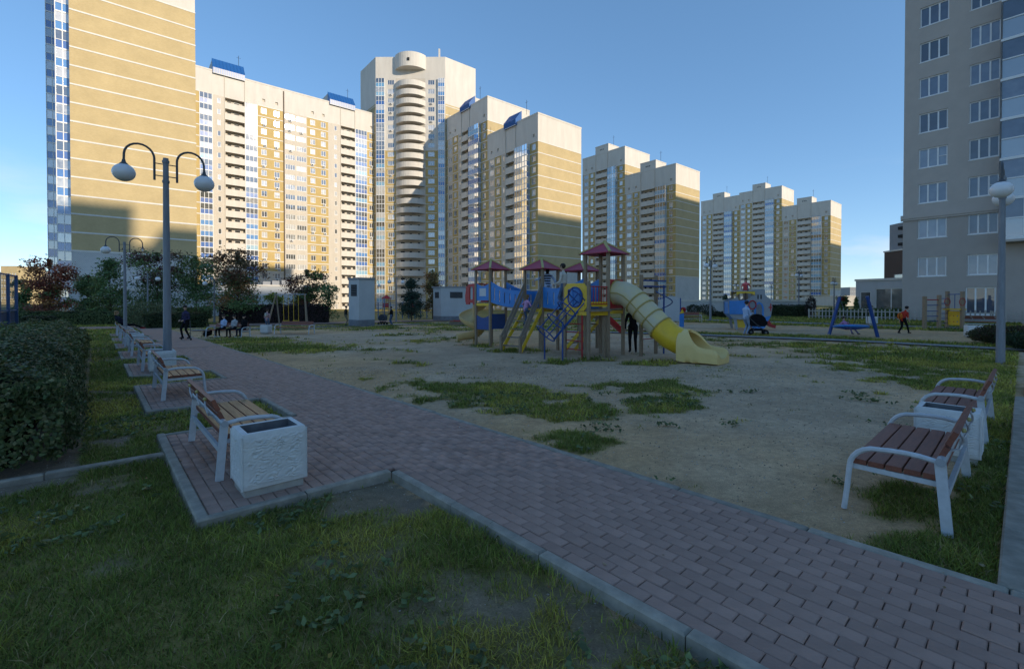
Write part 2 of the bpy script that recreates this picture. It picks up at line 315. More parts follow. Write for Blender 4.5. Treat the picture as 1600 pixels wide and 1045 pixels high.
def build_ground():
    xs = np.array([-2500, -1200, -600, -300, -180, -120, -90, -70, -56, -47]+list(np.arange(-40, -8.01, .4))+list(np.arange(-8, 9.99, .1))+list(np.arange(10, 46.01, .4))+[50, 60, 75, 95, 130, 180, 300, 600, 1200, 2500.])
    ys = np.array([-2500, -1000, -400, -150, -60, -25, -10, -4]+list(np.arange(-2, .79, .2))+list(np.arange(.8, 8.75, .08))+list(np.arange(8.8, 13.9, .2))+list(np.arange(14, 62.1, .4))+[66, 72, 80, 95, 120, 160, 230, 350, 600, 1200, 2500.])
    X, Y = np.meshgrid(xs, ys); x = X.ravel(); y = Y.ravel(); z = gzn(x, y)-SINK
    p, q = PQ(x, y); near = (np.abs(x) < 30) & (y > .5) & (y < 40)
    z = z+np.where(near & ~on_path(p, q, .35), (fbm(x*.8, y*.8, 21)-.5)*.05, 0)
    z = np.where(on_path(p, q, .3), z-.02, z)
    m = grass_mask(x, y)[:, None]; n = fbm(x*.3, y*.3, 5)[:, None]
    nb = fbm(x*.22+9, y*.22, 55)[:, None]; tb = np.clip((nb-.38)*4, 0, 1); dirt = (np.array([[.52, .34, .185]])*tb+np.array([[.47, .35, .235]])*(1-tb))*(.78+.42*n); turf = np.array([[.24, .20, .065]])*(.7+.5*n)
    soil = np.array([[.21, .165, .12]]); lf = ((q < QL) & (y < 40))[:, None]
    col = np.where(lf, soil*(1-m)+turf*m, dirt*(1-m)+turf*m)
    nx = len(xs); idx = np.arange(len(x)).reshape(len(ys), nx)
    f = np.stack([idx[:-1, :-1], idx[:-1, 1:], idx[1:, 1:], idx[1:, :-1]], -1).reshape(-1, 4)
    o = put('ground', fast_mesh('ground', np.stack([x, y, z], 1), f, 4, ground_mat(), col, True)); tag(o, kind='structure')
build_ground()

# pavers, kerbs and pads
PAVE = mat('paver', (.38, .25, .20), (.30, .195, .155), 5, .75, .3, .5, 60, .1, 6, dist=.009)
PAVE_FAR = mat('paver_field', (.365, .245, .195), (.3, .2, .16), 2.5, .8, .25, .3, 40)
BED = mat('paver_joint', (.075, .062, .05), (.045, .042, .03), 8, .95, .1)
KERB = mat('kerb_concrete', (.37, .33, .275), (.23, .21, .175), 7, .85, .2, .6, 40, .12, 6, dist=.006)
TARM = mat('pale_asphalt', (.27, .265, .26), (.21, .205, .2), 3, .9, .15, .4, 60)
def ribbon(name, q0, q1, p0, p1, dz, m, step=1.0, label=None):      # a paved sheet in the path frame that follows the ground
    nq = max(2, int(abs(q1-q0)/step)+1); npp = max(2, int(abs(p1-p0)/step)+1); mb = MB()
    vs_ = [W(p, q, dz) for p in np.linspace(p0, p1, npp) for q in np.linspace(q0, q1, nq)]
    mb.add(vs_, [(i*nq+j, i*nq+j+1, (i+1)*nq+j+1, (i+1)*nq+j) for i in range(npp-1) for j in range(nq-1)])
    o = mb.build(name, m); return tag(o, kind='structure')
path_o = ribbon('paved_path', QL+.03, QR-.03, -4, 22.5, .004, BED, .5)
far_o = ribbon('far_paving', QL+.06, QR-.06, 22.5, P_END, .03, PAVE_FAR)
ribbon('cross_path', -28, 46, P_END, P_END+5.5, .03, PAVE_FAR, 2)
side_o = ribbon('side_path', QR+.03, 14, -2.1, SIDE_P-.1, .004, BED, .5)
ribbon('concrete_path', 22.95, 23.85, -15, 21.5, .01, TARM, .8)
ribbon('fence_path', 38.2, 40.2, -13, 31, .01, TARM, 1.5)
ribbon('back_path', 5, 44, 39, 41, .012, TARM, 2)
def paver_mesh(hl=.0978):
    l, w, h, c = hl, .0478, .05, .006; mb = MB()
    t = [(sx*(w-c), sy*(l-c), 0) for sx, sy in ((-1, -1), (1, -1), (1, 1), (-1, 1))]; s_ = [(sx*w, sy*l, -c) for sx, sy in ((-1, -1), (1, -1), (1, 1), (-1, 1))]; b_ = [(x, y, -h) for x, y, z in s_]
    mb.add(t+s_+b_, [(0, 1, 2, 3)]+[(i, i+4, (i+1) % 4+4, (i+1) % 4) for i in range(4)]+[(i+4, i+8, (i+1) % 4+8, (i+1) % 4+4) for i in range(4)])
    return mb.mesh('paver', PAVE)
def build_pavers():
    me = paver_mesh(); meh = paver_mesh(.0478); base = np.array([v.co for v in me.vertices]); fq = np.array([list(p.vertices) for p in me.polygons])
    spots = []
    def field(q0, q1, p0, p1, owner, ok=None):
        nr = int(round((q1-q0)/.1)); w = (q1-q0)/nr
        for i in range(nr):
            off = .1*(i % 2)
            for k in range(int((p1-p0)/.2)+2):
                p = p0+.2*k-off+.1; q = q0+(i+.5)*w
                lo, hi = max(p-.1, p0), min(p+.1, p1)
                if hi-lo < .07: continue
                spots.append(((lo+hi)/2, q, owner, hi-lo < .17))
    field(QL+.085, QR-.085, -4, 22.4, 0)
    field(QR, 9, -2.0, SIDE_P-.1, 1)
    for k in range(7): field(PADQ+.09, QL+.085, PAD0+PADS*k+.1, PAD0+PADS*k+PADL-.1, 0)
    arr = []
    for p, q, o, hf in spots:
        v = W(p, q, .03); x, y = v.x, v.y
        if y < .35: continue
        px, py = proj(x, y, v.z)
        if -200 < px < 1800 and py < 1200: arr.append((y, p, q, o, v, px, py, hf))
    arr.sort(key=lambda t: t[0]); n = 0; rest = []
    for y, p, q, o, v, px, py, hf in arr:
        jz = random.uniform(-.0035, .0035); ja = random.gauss(0, .012); tilt = (random.gauss(0, .01), random.gauss(0, .01))
        if n < 300 and -10 < px < 1610 and py < 1060:
            ob = put('paver', meh if hf else me, path_o if o == 0 else side_o, (v.x, v.y, v.z+jz)); ob.rotation_euler = (tilt[0], tilt[1], PA+ja); n += 1
        else: rest.append((v.x, v.y, v.z+jz, ja, o, hf))
    for o, parent in ((0, path_o), (1, side_o)):
        rs = np.array([r[:4] for r in rest if r[4] == o])
        if not len(rs): continue
        a = PA+rs[:, 3]; ca, sa = np.cos(a)[:, None], np.sin(a)[:, None]; bx, by, bz = base[:, 0][None], base[:, 1][None], base[:, 2][None]
        by = by*np.where(np.array([r[5] for r in rest if r[4] == o]), .482, 1.0)[:, None]
        V = np.stack([bx*ca-by*sa+rs[:, 0:1], bx*sa+by*ca+rs[:, 1:2], bz+rs[:, 2:3]], -1); nb = len(base)
        Fc = (fq[None]+(np.arange(len(rs))*nb)[:, None, None]).reshape(-1, 4)
        br = RNG.uniform(.88, 1.1, len(rs)); hue = RNG.uniform(-.012, .012, len(rs))
        c = np.stack([.345*br+hue, .225*br, .18*br-hue*.3], 1); c = np.repeat(c, nb, 0)
        ob = put('paver_field', fast_mesh('paver_field', V.reshape(-1, 3), Fc, 4, attr_mat('paver_col', .75, .3, 0, .22, 9), c), parent); tag(ob, kind='stuff')
build_pavers()
KM = {}
def kerb_stone(p0, q0, p1, q1, w, top, parent, depth=.16):
    a = W(p0, q0); b = W(p1, q1); L = (Vector((b.x-a.x, b.y-a.y))).length; key = (round(L, 2), w)
    if key not in KM:
        c = .012; l2 = L/2-.004; mb = MB()
        t = [(sx*(l2-c), sy*(w/2-c), 0) for sx, sy in ((-1, -1), (1, -1), (1, 1), (-1, 1))]; s_ = [(sx*l2, sy*w/2, -c) for sx, sy in ((-1, -1), (1, -1), (1, 1), (-1, 1))]; bb = [(x, y, -depth) for x, y, z in s_]
        mb.add(t+s_+bb, [(0, 1, 2, 3)]+[(i, i+4, (i+1) % 4+4, (i+1) % 4) for i in range(4)]+[(i+4, i+8, (i+1) % 4+8, (i+1) % 4+4) for i in range(4)])
        KM[key] = mb.mesh('kerb_stone', KERB)
    o = put('kerb_stone', KM[key], parent, ((a.x+b.x)/2, (a.y+b.y)/2, (a.z+b.z)/2+top+random.uniform(-.006, .006)))
    o.rotation_euler = (random.gauss(0, .012), -math.atan2(b.z-a.z, L), math.atan2(b.y-a.y, b.x-a.x)+random.gauss(0, .002))
def kerb_run(p0, q0, p1, q1, w, top, parent, step=1.0):
    L = math.hypot(p1-p0, q1-q0); n = max(1, round(L/step))
    for i in range(n):
        t0, t1 = i/n, (i+1)/n; kerb_stone(p0+(p1-p0)*t0, q0+(q1-q0)*t0, p0+(p1-p0)*t1, q0+(q1-q0)*t1, w, top, parent)
kerb_run(-4, QR-.04, P_END, QR-.04, .08, .036, path_o)
kerb_run(-4, QL+.04, PAD0, QL+.04, .08, .042, path_o)
for k in range(7):
    a = PAD0+PADS*k; b = a+PADL
    kerb_run(a+.04, PADQ, a+.04, QL, .08, .042, path_o, .8); kerb_run(b-.04, PADQ, b-.04, QL, .08, .042, path_o, .8)
    kerb_run(a, PADQ+.04, b, PADQ+.04, .085, .044, path_o)
    kerb_run(b, QL+.04, min(a+PADS, P_END), QL+.04, .08, .042, path_o, .9)
kerb_run(SIDE_P-.05, QR, SIDE_P-.05, 12, .12, .04, side_o)
ks = ribbon('lawn_edging', -3.2, PADQ-.02, 6.41, 6.49, -.05, KERB, .8)
kerb_run(6.45, -4.2, 6.45, PADQ, .08, .03, ks)
# ------------------------------------------------------------------ apartment houses
MC = {}
FH = 2.8
def strip(mb, x0, x1, z0, z1, holes, mi, dep=.14, mr=None, y=0.0):
    mr = mi if mr is None else mr; q = lambda a, b, c, d, m=mi: (b-a > 1e-4 and d-c > 1e-4) and mb.quad((a, y, c), (b, y, c), (b, y, d), (a, y, d), m)
    z = z0
    for hx0, hx1, hz0, hz1 in sorted(holes, key=lambda h: h[2]):
        q(x0, x1, z, hz0); q(x0, hx0, hz0, hz1); q(hx1, x1, hz0, hz1); z = hz1
        if dep:
            Y2 = y+dep
            mb.quad((hx0, y, hz0), (hx1, y, hz0), (hx1, Y2, hz0), (hx0, Y2, hz0), mr); mb.quad((hx0, y, hz1), (hx1, y, hz1), (hx1, Y2, hz1), (hx0, Y2, hz1), mr)
            mb.quad((hx0, y, hz0), (hx0, y, hz1), (hx0, Y2, hz1), (hx0, Y2, hz0), mr); mb.quad((hx1, y, hz0), (hx1, y, hz1), (hx1, Y2, hz1), (hx1, Y2, hz0), mr)
    q(x0, x1, z, z1)
def window_mesh(w, h, n, transom=False, glass=None, fr=.07):
    key = ('w', round(w, 2), round(h, 2), n, transom, glass)
    if key in MC: return MC[key]
    mb = MB(); y0, y1 = .05, .12
    mb.box(0, y0, 0, w, y1, fr); mb.box(0, y0, h-fr, w, y1, h); mb.box(0, y0, fr, fr, y1, h-fr); mb.box(w-fr, y0, fr, w, y1, h-fr)
    for i in range(1, n): mb.box(w*i/n-fr*.6, y0+.005, fr, w*i/n+fr*.6, y1, h-fr)
    if transom: mb.box(w*(n-1)/n+fr*.6, y0+.01, h*.5-.02, w-fr, y1, h*.5+.02)
    for i in range(n): mb.quad((w*i/n, .1, fr*.5), (w*(i+1)/n, .1, fr*.5), (w*(i+1)/n, .1, h-fr*.5), (w*i/n, .1, h-fr*.5), 1)
    mb.box(-.05, -.06, -.05, w+.05, y0, -.002)
    MC[key] = mb.mesh('window', [FRAME, glass or GLASS]); return MC[key]
def balcony_mesh(w, side=False):                       # open loggia: recess, parapet, doors at the back
    key = ('b', round(w, 2), side)
    if key in MC: return MC[key]
    mb = MB(); d = 1.15; h = FH-.22
    mb.quad((0, 0, 0), (w, 0, 0), (w, d, 0), (0, d, 0)); mb.quad((0, 0, h), (w, 0, h), (w, d, h), (0, d, h)); mb.quad((0, 0, 0), (0, d, 0), (0, d, h), (0, 0, h)); mb.quad((w, 0, 0), (w, d, 0), (w, d, h), (w, 0, h)); mb.quad((0, d, 0), (w, d, 0), (w, d, h), (0, d, h))
    mb.box(-.12, -.12, -.24, w+.12, -.01, 1.38, 3); mb.box(-.15, -.15, 1.38, w+.15, .03, 1.44, 3)
    mb.box(w*.15, d-.06, .1, w*.15+.8, d-.01, 2.1, 1); mb.box(w*.5, d-.06, .9, w*.5+1.2, d-.01, 2.1, 1); mb.box(w*.5-.06, d-.05, .84, w*.5+1.26, d-.012, 2.16, 2)
    MC[key] = mb.mesh('balcony', [BEIGE, DARK, FRAME, CAP]); return MC[key]
def glazed_mesh(w, dep, n, blue, ns=1, h=FH, half=.47, glass=None):      # glazed balcony: glass above, coloured panels below
    key = ('g', round(w, 2), round(dep, 2), n, blue.name, ns, round(h, 2), half)
    if key in MC: return MC[key]
    mb = MB(); hp = h*half; t = .05; y0 = -dep
    mb.box(-.03, y0-.04, -.1, w+.03, 0, .1, 0)                                            # slab edge
    def face(a, b, k):
        a = Vector(a); b = Vector(b); u = (b-a)/k; nrm = Vector((u.y, -u.x, 0)).normalized()
        for i in range(k):
            s = a+u*i; e = a+u*(i+1); s2 = s-nrm*.02; e2_ = e-nrm*.02
            mb.quad(s2+Vector((0, 0, .1)), e2_+Vector((0, 0, .1)), e2_+Vector((0, 0, hp)), s2+Vector((0, 0, hp)), 1)
            mb.quad(s2+Vector((0, 0, hp)), e2_+Vector((0, 0, hp)), e2_+Vector((0, 0, h-.1)), s2+Vector((0, 0, h-.1)), 2)
        for i in range(k+1):
            c = a+u*i; mb.box(c.x-t, c.y-t, .1, c.x+t, c.y+t, h-.1, 0)
        mb.beam(a+Vector((0, 0, hp)), b+Vector((0, 0, hp)), .08, .09, 0)
    face((0, y0, 0), (w, y0, 0), n)
    if dep > .3: face((0, 0, 0), (0, y0, 0), ns); face((w, y0, 0), (w, 0, 0), ns)
    MC[key] = mb.mesh('glazed_balcony', [FRAME, blue, glass or GLASS]); return MC[key]
def ac_mesh():
    if 'ac' not in MC:
        mb = MB(); mb.box(0, -.32, 0, .75, -.04, .52); mb.lathe([(.001, 0), (.19, 0)], 10, 1, (0, 0, 0)); vs_ = mb.v[8:]; mb.v[8:] = [(.3+x, -.325, .26+y) for x, y, z in vs_]
        MC['ac'] = mb.mesh('air_conditioner', [mat('ac_white', (.6, .6, .6), (.55, .55, .55), 3, .6), DARK])
    return MC['ac']
WM = [YEL2, BEIGE, BAND, CAP, WBR, YEL]; CI = dict(y=0, b=1, w=2, c=3, t=4, Y=5)
def house(name, label, org, rz, L, H, depth, cols, cap, zb=-1.2, gable='r', towers=(), base=0, left=None, bands=True, floors=None, ac=.12, group=None, cat='building', gcol='Y', back=True, low=None):
    root = thing(name, label, cat, (org.x, org.y, 0), rz, group); nf = floors or int((cap-zb)/FH); wall = MB(); rr = random.Random(sum(map(ord, label)))
    zc = zb+nf*FH
    for x0, x1, k, c in cols:
        cf = c if callable(c) else (lambda i, c=c: c)
        w = x1-x0; segs = []; holes = []
        for i in range(nf):
            z = zb+i*FH; xm = (x0+x1)/2
            if low is not None and i < low and k not in ('glz', 'bay'): pass
            if k in ('w2', 'w3', 'w4', 's'):
                ww, hh, n = dict(w2=(1.35, 1.5, 2), w3=(1.85, 1.5, 3), w4=(w*.86, 1.45, 4), s=(.75, 1.35, 1))[k]
                ww = min(ww, w*.86); holes.append((i, xm-ww/2, xm+ww/2, z+.85, z+.85+hh))
                put('window', window_mesh(ww, hh, n), root, (xm-ww/2, 0, z+.85))
                if ac and k != 's' and rr.random() < ac: put('air_conditioner', ac_mesh(), root, (xm+rr.uniform(-.5, 0), 0, z+.22))
            elif k == 'log':
                holes.append((i, x0+.15, x1-.15, z+.1, z+FH-.12)); put('balcony', balcony_mesh(w-.3), root, (x0+.15, 0, z+.1))
            elif k in ('glz', 'bay', 'bayc'):
                m = BLUEP if (k != 'bayc' and rr.random() < .8) else (CYANP if rr.random() < .75 else BLUEP)
                if callable(c) and cf(i) == 'c' and rr.random() < .3: m = GLASS
                put('glazed_balcony', glazed_mesh(w-.06, .9 if k != 'glz' else .12, max(2, round(w/1.05)), m, 2 if k != 'glz' else 1), root, (x0+.03, 0, z))
        # wall strip, colour by storey
        i = 0
        while i < nf:
            j = i; ci = cf(i)
            while j < nf and cf(j) == ci: j += 1
            strip(wall, x0, x1, zb+i*FH, zb+j*FH, [h[1:] for h in holes if i <= h[0] < j], CI[ci], 0 if k == 'log' else .14, CI['w'] if k != 'log' else None)
            i = j
        strip(wall, x0, x1, zc, H, [(x0+w/2-.35, x0+w/2+.35, zc+1.2, zc+2.0)] if (k in ('w2', 'w3') and H-zc > 3) else [], CI['c'], .3)
        if k in ('w2', 'w3', 'w4') and H-zc > 3: wall.quad((x0+w/2-.36, .3, zc+1.19), (x0+w/2+.36, .3, zc+1.19), (x0+w/2+.36, .3, zc+2.01), (x0+w/2-.36, .3, zc+2.01), CI['b'])
        if bands and k in ('w2', 'w3', 'blank'):
            for i in range(nf+1):
                if i == nf or cf(min(i, nf-1)) in 'yY': wall.box(x0+.01, -.05, zb+i*FH-.12, x1-.01, -.001, zb+i*FH+.1, CI['w'])
        if k in ('log',):
            wall.box(x0-.02, -.14, zb, x0+.12, -.001, H-.2, CI['b']); wall.box(x1-.12, -.14, zb, x1+.02, -.001, H-.2, CI['b'])
    wall.build('wall', WM, root)
    g = MB()
    def side(x, nrm):                                   # end walls with a pale band at each storey
        zt = zb+base
        q = lambda a, b, m: g.quad((x, 0, a), (x, depth, a), (x, depth, b), (x, 0, b), m)
        if base: q(zb, zt, CI['t'])
        q(zt, zc, CI[gcol]); q(zc, H, CI['c'])
        for i in range(nf+1):
            z = zb+i*FH
            if z > zt-.1: g.box(min(x, x+nrm*.05)+(.001 if nrm > 0 else 0), .005, z-.11, max(x, x+nrm*.05)-(0 if nrm > 0 else .001), depth-.005, z+.09, CI['w'])
    side(L, 1)
    if left: side(0, -1)
    else: g.quad((0, 0, zb), (0, depth, zb), (0, depth, H), (0, 0, H), CI['c'])
    g.quad((0, depth, zb), (L, depth, zb), (L, depth, H), (0, depth, H), CI['Y'])
    g.build('gable_wall', WM, root)
    rf = MB(); rf.quad((0, 0, H), (L, 0, H), (L, depth, H), (0, depth, H)); 
    for a in ((-.05, -.06, L+.06, .28), (-.05, depth-.3, L+.06, depth+.05), (L-.28, .28, L+.06, depth-.3), (-.05, .28, .3, depth-.3)): rf.box(a[0], a[1], H-.05, a[2], a[3], H+.35, 1)
    roof = rf.build('roof', [ROOFM, CAP], root)
    for x0, x1, rise, kind in towers:
        t = MB(); d = 6.5
        if kind == 'mansard':
            t.box(x0-.1, 1.6, H+.01, x1+.1, d, H+rise, 0)
            poly = [(-.45, H-.55), (-.45, H+.9), (1.65, H+rise+.5), (1.65, H-.55)]
            M = Matrix(((0, 1, 0, 0), (1, 0, 0, 0), (0, 0, 1, 0), (0, 0, 0, 1)))
            b = MB(); b.prism(poly, x0-.12, x1+.12, M, 0)
            n = 9
            for i in range(n+1):
                x = x0-.1+(x1-x0+.2)*i/n; b.beam((x, -.47, H+.92), (x, 1.62, H+rise+.5), .06, .08, 0)
            b.box(x0-.15, -.5, H-.6, x1+.15, -.44, H-.45, 1)
            for i in range(14): x = x0+(x1-x0)*(i+.5)/14; b.box(x-.06, -.5, H-.44, x+.06, -.452, H+.8, 2)
            t.build('roof_hut', [CAP], root); b.build('mansard_roof', [BLUER, BAND, BLUER if kind == 'mansard' and rz < 0 else BAND], root)
        else:
            t.box(x0, -.002, H+.001, x1, d, H+rise, 0); t.box(x0-.06, -.07, H+rise, x1+.06, d+.05, H+rise+.3, 0)
            for i in range(3): t.box((x0+x1)/2-.9+i*.7, -.02, H+rise-1.6, (x0+x1)/2-.5+i*.7, -.0025, H+rise-1.2, 1)
            t.build('roof_hut', [CAP, DARK], root)
        a = MB(); ax = x1-.6; a.tube([(ax, 4, H+rise), (ax, 4, H+rise+4.2)], .05, 5); a.tube([(ax-.5, 4, H+rise+3.6), (ax+.5, 4, H+rise+3.6)], .03, 4); a.build('aerial', [DARK], root)
    return root
# plan of the row of houses along e1 (seen obliquely, facing left) : far to near, four sections each
def a_px(px, b): u = (px-800)/F; return (b*(e2.x-u*e2.y))/(u*e1.y-e1.x)
def row_cols(L, kind):
    if kind == 'mansard': pxs, b = (759, 761, 771, 782, 789, 806, 807.5, 829, 843), 77.6
    else: pxs, b = (969.5, 971, 983, 995, 997, 1022, 1024, 1042.5, 1058.8), 141
    a0 = a_px(pxs[0], b); a1 = a_px(pxs[-1], b); X = [(a0-a_px(p, b))/(a0-a1)*L for p in pxs]; y = 'y'
    return [(0, X[1], 'blank', y), (X[1], X[2], 'w3', 'b'), (X[2], X[3], 'w2', y), (X[3], X[4], 's' if kind == 'mansard' else 'blank', 'b'), (X[4], X[5], 'log', 'b'), (X[5], X[6], 'blank', 'b'), (X[6], X[7], 'bay' if kind == 'mansard' else 'bayc', 'b'), (X[7], L, 'w2', y)], X
RZD = math.atan2(-e1.y, -e1.x); RZB = math.atan2(e2.y, e2.x)
def rowhouse(label, a0, a1, b, H, kind='mansard', name='apartment_house', cols=None, base=0, group='stepped yellow apartment houses', cap=5.2, c=None):
    L = a0-a1; cc, X = row_cols(L, kind)
    return house(name, label, AB(a0, b), RZD, L, H, 15.8, cc, H-cap, towers=[(X[4]-.2, X[5]+.3, 3.0, kind)], base=base, group=group)
rowhouse('yellow apartment house with blue mansard and bright banded gable behind the slide towers', 103.1, 82.6, 77.6, 47.4, base=11)
rowhouse('taller yellow apartment house with blue mansard between the round balcony tower and the banded gable', 124.4, 103.15, 77.65, 58.4)
rowhouse('yellow apartment house with sunlit upper gable seen above the tube slide', 103.5, 83, 141, 47.2, 'block', base=11, group='distant stepped houses')
rowhouse('tall distant apartment house just right of the bright banded gable', 124, 103.55, 141.05, 58.2, 'block', group='distant stepped houses')
rowhouse('lowest farthest apartment house at the right end of the skyline', 88.5, 68, 247, 47.3, 'block', base=8, group='distant stepped houses')
rowhouse('middle far apartment house with sunlit gable over the lowest roof', 109, 88.55, 247.05, 57.8, 'block', group='distant stepped houses')
rowhouse('far apartment house half hidden behind the gable above the tube slide', 130, 109.05, 247.1, 56.8, 'block', group='distant stepped houses')
# long sunlit slab on the left (faces the low sun)
def b_of(px, a=140):
    u = (px-800)/F; return (-a*e1.x+u*a*e1.y)/(e2.x-u*e2.y)
def long_slab():
    b0 = 7.5; X = lambda px: b_of(px)-b0; y = 'y'
    lo = lambda i: 'b' if i < 4 else 'y'
    cols = [(0, X(314), 'blank', y), (X(314), X(334), 'glz', 'b'), (X(334), X(336), 'blank', 'b'), (X(336), X(353), 's', 'b'), (X(353), X(385), 'log', 'b'), (X(385), X(404), 'glz', 'b'),
            (X(404), X(424), 'w2', lo), (X(424), X(444), 'w2', lo), (X(444), X(446), 'blank', 'b'), (X(446), X(463.5), 'w4', 'b'), (X(463.5), X(481), 'w4', 'b'), (X(481), X(499), 'w2', lo), (X(499), X(514), 'w2', lo),
            (X(514), X(518), 'blank', 'b'), (X(518), X(533), 's', 'b'), (X(533), X(556), 'log', 'b'), (X(556), X(574), 'glz', 'b'), (X(574), X(588), 'w2', lo)]
    L = X(588); r = house('apartment_slab', 'long sunlit yellow and beige apartment slab with two blue mansards behind the lamp', AB(140, b0), RZB, L, 60.4, 15, cols, 55.8, zb=-1.5, towers=[(X(336), X(384), 3.4, 'mansard'), (X(517), X(555), 3.2, 'mansard')], ac=.15)
    p = MB(); p.tube([(X(445), -.1, -1), (X(445), -.1, 60)], .16, 6); p.build('drain_pipe', [mat('pipe_brown', (.16, .12, .09))], r)
long_slab()
# corner tower with round balconies
def round_tower():
    A = AB(138.7, 60.6); B = AB(124.6, 77.3); dv = B-A; L = dv.length; rz = math.atan2(dv.y, dv.x); k = L/108
    up = lambda i: 'c' if i >= 18 else 'y'; upb = lambda i: 'c' if i >= 18 else 'b'
    cols = [(0, 1*k, 'blank', 'b'), (1*k, 14*k, 'glz', upb), (14*k, 16*k, 'blank', up), (16*k, 31*k, 'w3', up), (31*k, 77*k, 'blank', 'b'), (77*k, 95*k, 'w3', up), (95*k, 97*k, 'blank', up), (97*k, 107*k, 'glz', upb), (107*k, 108*k, 'blank', 'b')]
    root = thing('round_balcony_tower', 'tallest tower with a column of round balconies on its rounded corner', 'building', (A.x, A.y, 0), rz)
    H = 77.5; zb = -1.6; nf = 26; wall = MB(); rr = random.Random(5)
    for x0, x1, kk, cf in cols:
        cf = cf if callable(cf) else (lambda i, c=cf: c); holes = []; w = x1-x0; xm = (x0+x1)/2
        for i in range(nf):
            z = zb+i*FH
            if kk == 'w3':
                holes.append((i, xm-1.0, xm+1.0, z+.85, z+2.35)); put('window', window_mesh(2.0, 1.5, 3), root, (xm-1.0, 0, z+.85))
                if rr.random() < .3: put('air_conditioner', ac_mesh(), root, (xm-.3, 0, z+.2))
            elif kk == 'glz':
                m = BLUEP if (x0 < 5 and i in (15, 17, 21, 22, 23)) or (x0 > 5 and (i < 17 or i > 20)) else (GLASS if rr.random() < .5 else CYANP)
                if x0 > 5 and i < 17: m = CYANP if rr.random() < .5 else BLUEP
                put('glazed_balcony', glazed_mesh(w-.06, .5, 3, m, 1), root, (x0+.03, 0, z))
        i = 0
        while i < nf:
            j = i; ci = cf(i)
            while j < nf and cf(j) == ci: j += 1
            strip(wall, x0, x1, zb+i*FH, zb+j*FH, [h[1:] for h in holes if i <= h[0] < j], CI[ci], .14, CI['w']); i = j
        strip(wall, x0, x1, zb+nf*FH, H, [], CI['c'])
        if kk == 'w3':
            for i in range(19): wall.box(x0, -.05, zb+i*FH-.1, x1, -.001, zb+i*FH+.1, CI['w'])
    wall.build('wall', WM, root)
    M = Matrix.Rotation(-rz, 4, 'Z') @ Matrix.Translation((-A.x, -A.y, 0)); g = MB()
    for p0, dr, ln in ((A, Vector((e1.x, e1.y, 0)), 12), (B, Vector((e2.x, e2.y, 0)), 11.6)):
        p1 = p0+dr*ln; a = M @ Vector((p0.x, p0.y, 0)); b = M @ Vector((p1.x, p1.y, 0)); zs = zb+23.2*FH
        nn = (b-a).normalized(); out = Vector((nn.y, -nn.x, 0)) if p0 is B else Vector((-nn.y, nn.x, 0))
        if out.y > 0: out = -out
        V = lambda p, z: (p.x, p.y, z)
        g.quad(V(a, zb), V(b, zb), V(b, zs), V(a, zs), CI['Y']); g.quad(V(a, zs), V(b, zs), V(b, H), V(a, H), CI['c'])
        for i in range(1, 24):
            z = zb+i*FH; o = out*.05; g.add([V(a, z-.1), V(b, z-.1), V(b, z+.1), V(a, z+.1), V(a+o, z-.1), V(b+o, z-.1), V(b+o, z+.1), V(a+o, z+.1)], [(4, 5, 6, 7), (0, 1, 5, 4), (3, 2, 6, 7)], CI['w'])
    g.build('gable_wall', WM, root)
    pts = [M @ Vector((q.x, q.y, 0)) for q in (A, B, B+Vector((e2.x, e2.y, 0))*11.6, B+Vector((e2.x+e1.x, e2.y+e1.y, 0))*11.8, A+Vector((e1.x+e2.x, e1.y+e2.y, 0))*11.8, A+Vector((e1.x, e1.y, 0))*12)]
    rf = MB(); rf.add([(p.x, p.y, H) for p in pts]+[(p.x, p.y, H+.4) for p in pts], [tuple(range(6))]+[(i, (i+1) % 6, (i+1) % 6+6, i+6) for i in range(6)]+[(6, 7, 8, 9, 10, 11)]); rf.build('roof', [CAP], root)
    xc = 54*k; hw = 23*k; pr = 2.7; Rr = (hw*hw+pr*pr)/(2*pr); cyy = Rr-pr; a0 = math.asin(hw/Rr); n = 14
    arc = lambda r: [Vector((xc+r*math.sin(-a0+2*a0*i/n), cyy-r*math.cos(-a0+2*a0*i/n), 0)) for i in range(n+1)]
    def round_balcony(h, full=False):
        mb = MB(); o = arc(Rr); inn = arc(Rr-.18)
        for i in range(n):
            a, b, c, d = o[i], o[i+1], inn[i+1], inn[i]; Z = lambda v, z: (v.x, v.y, z)
            mb.quad(Z(a, -.25), Z(b, -.25), Z(b, h), Z(a, h)); mb.quad(Z(d, 0), Z(c, 0), Z(c, h), Z(d, h)); mb.quad(Z(a, h), Z(b, h), Z(c, h), Z(d, h))
            mb.quad(Z(a, -.25), Z(b, -.25), (b.x, 0, -.25), (a.x, 0, -.25)); mb.quad(Z(d, 0.0), Z(c, 0.0), (c.x, 0, 0.0), (d.x, 0, 0.0))
        if not full:
            for x, w_, z0, z1 in ((xc-3.2, 1.3, .9, 2.1), (xc-.4, .8, .1, 2.1), (xc+2.2, .7, .9, 2.0)): mb.box(x, -.03, z0, x+w_, -.004, z1, 1); mb.box(x-.06, -.025, z0-.06, x+w_+.06, -.002, z1+.06, 2)
        return mb.mesh('round_balcony', [CAP, DARK, FRAME], 40)
    me = round_balcony(1.4)
    for i in range(1, nf): put('round_balcony', me, root, (0, 0, zb+i*FH))
    crown = MB(); cp = arc(Rr+.15); zt = H+.75; z0 = zt-4.4
    back = [Vector((xc+hw, 5, 0)), Vector((xc-hw, 5, 0))]; ring = cp+back
    crown.add([(p.x, p.y, z0) for p in ring]+[(p.x, p.y, zt) for p in ring], [tuple(range(len(ring))), tuple(range(len(ring), 2*len(ring)))]+[(i, (i+1) % len(ring), (i+1) % len(ring)+len(ring), i+len(ring)) for i in range(len(ring))])
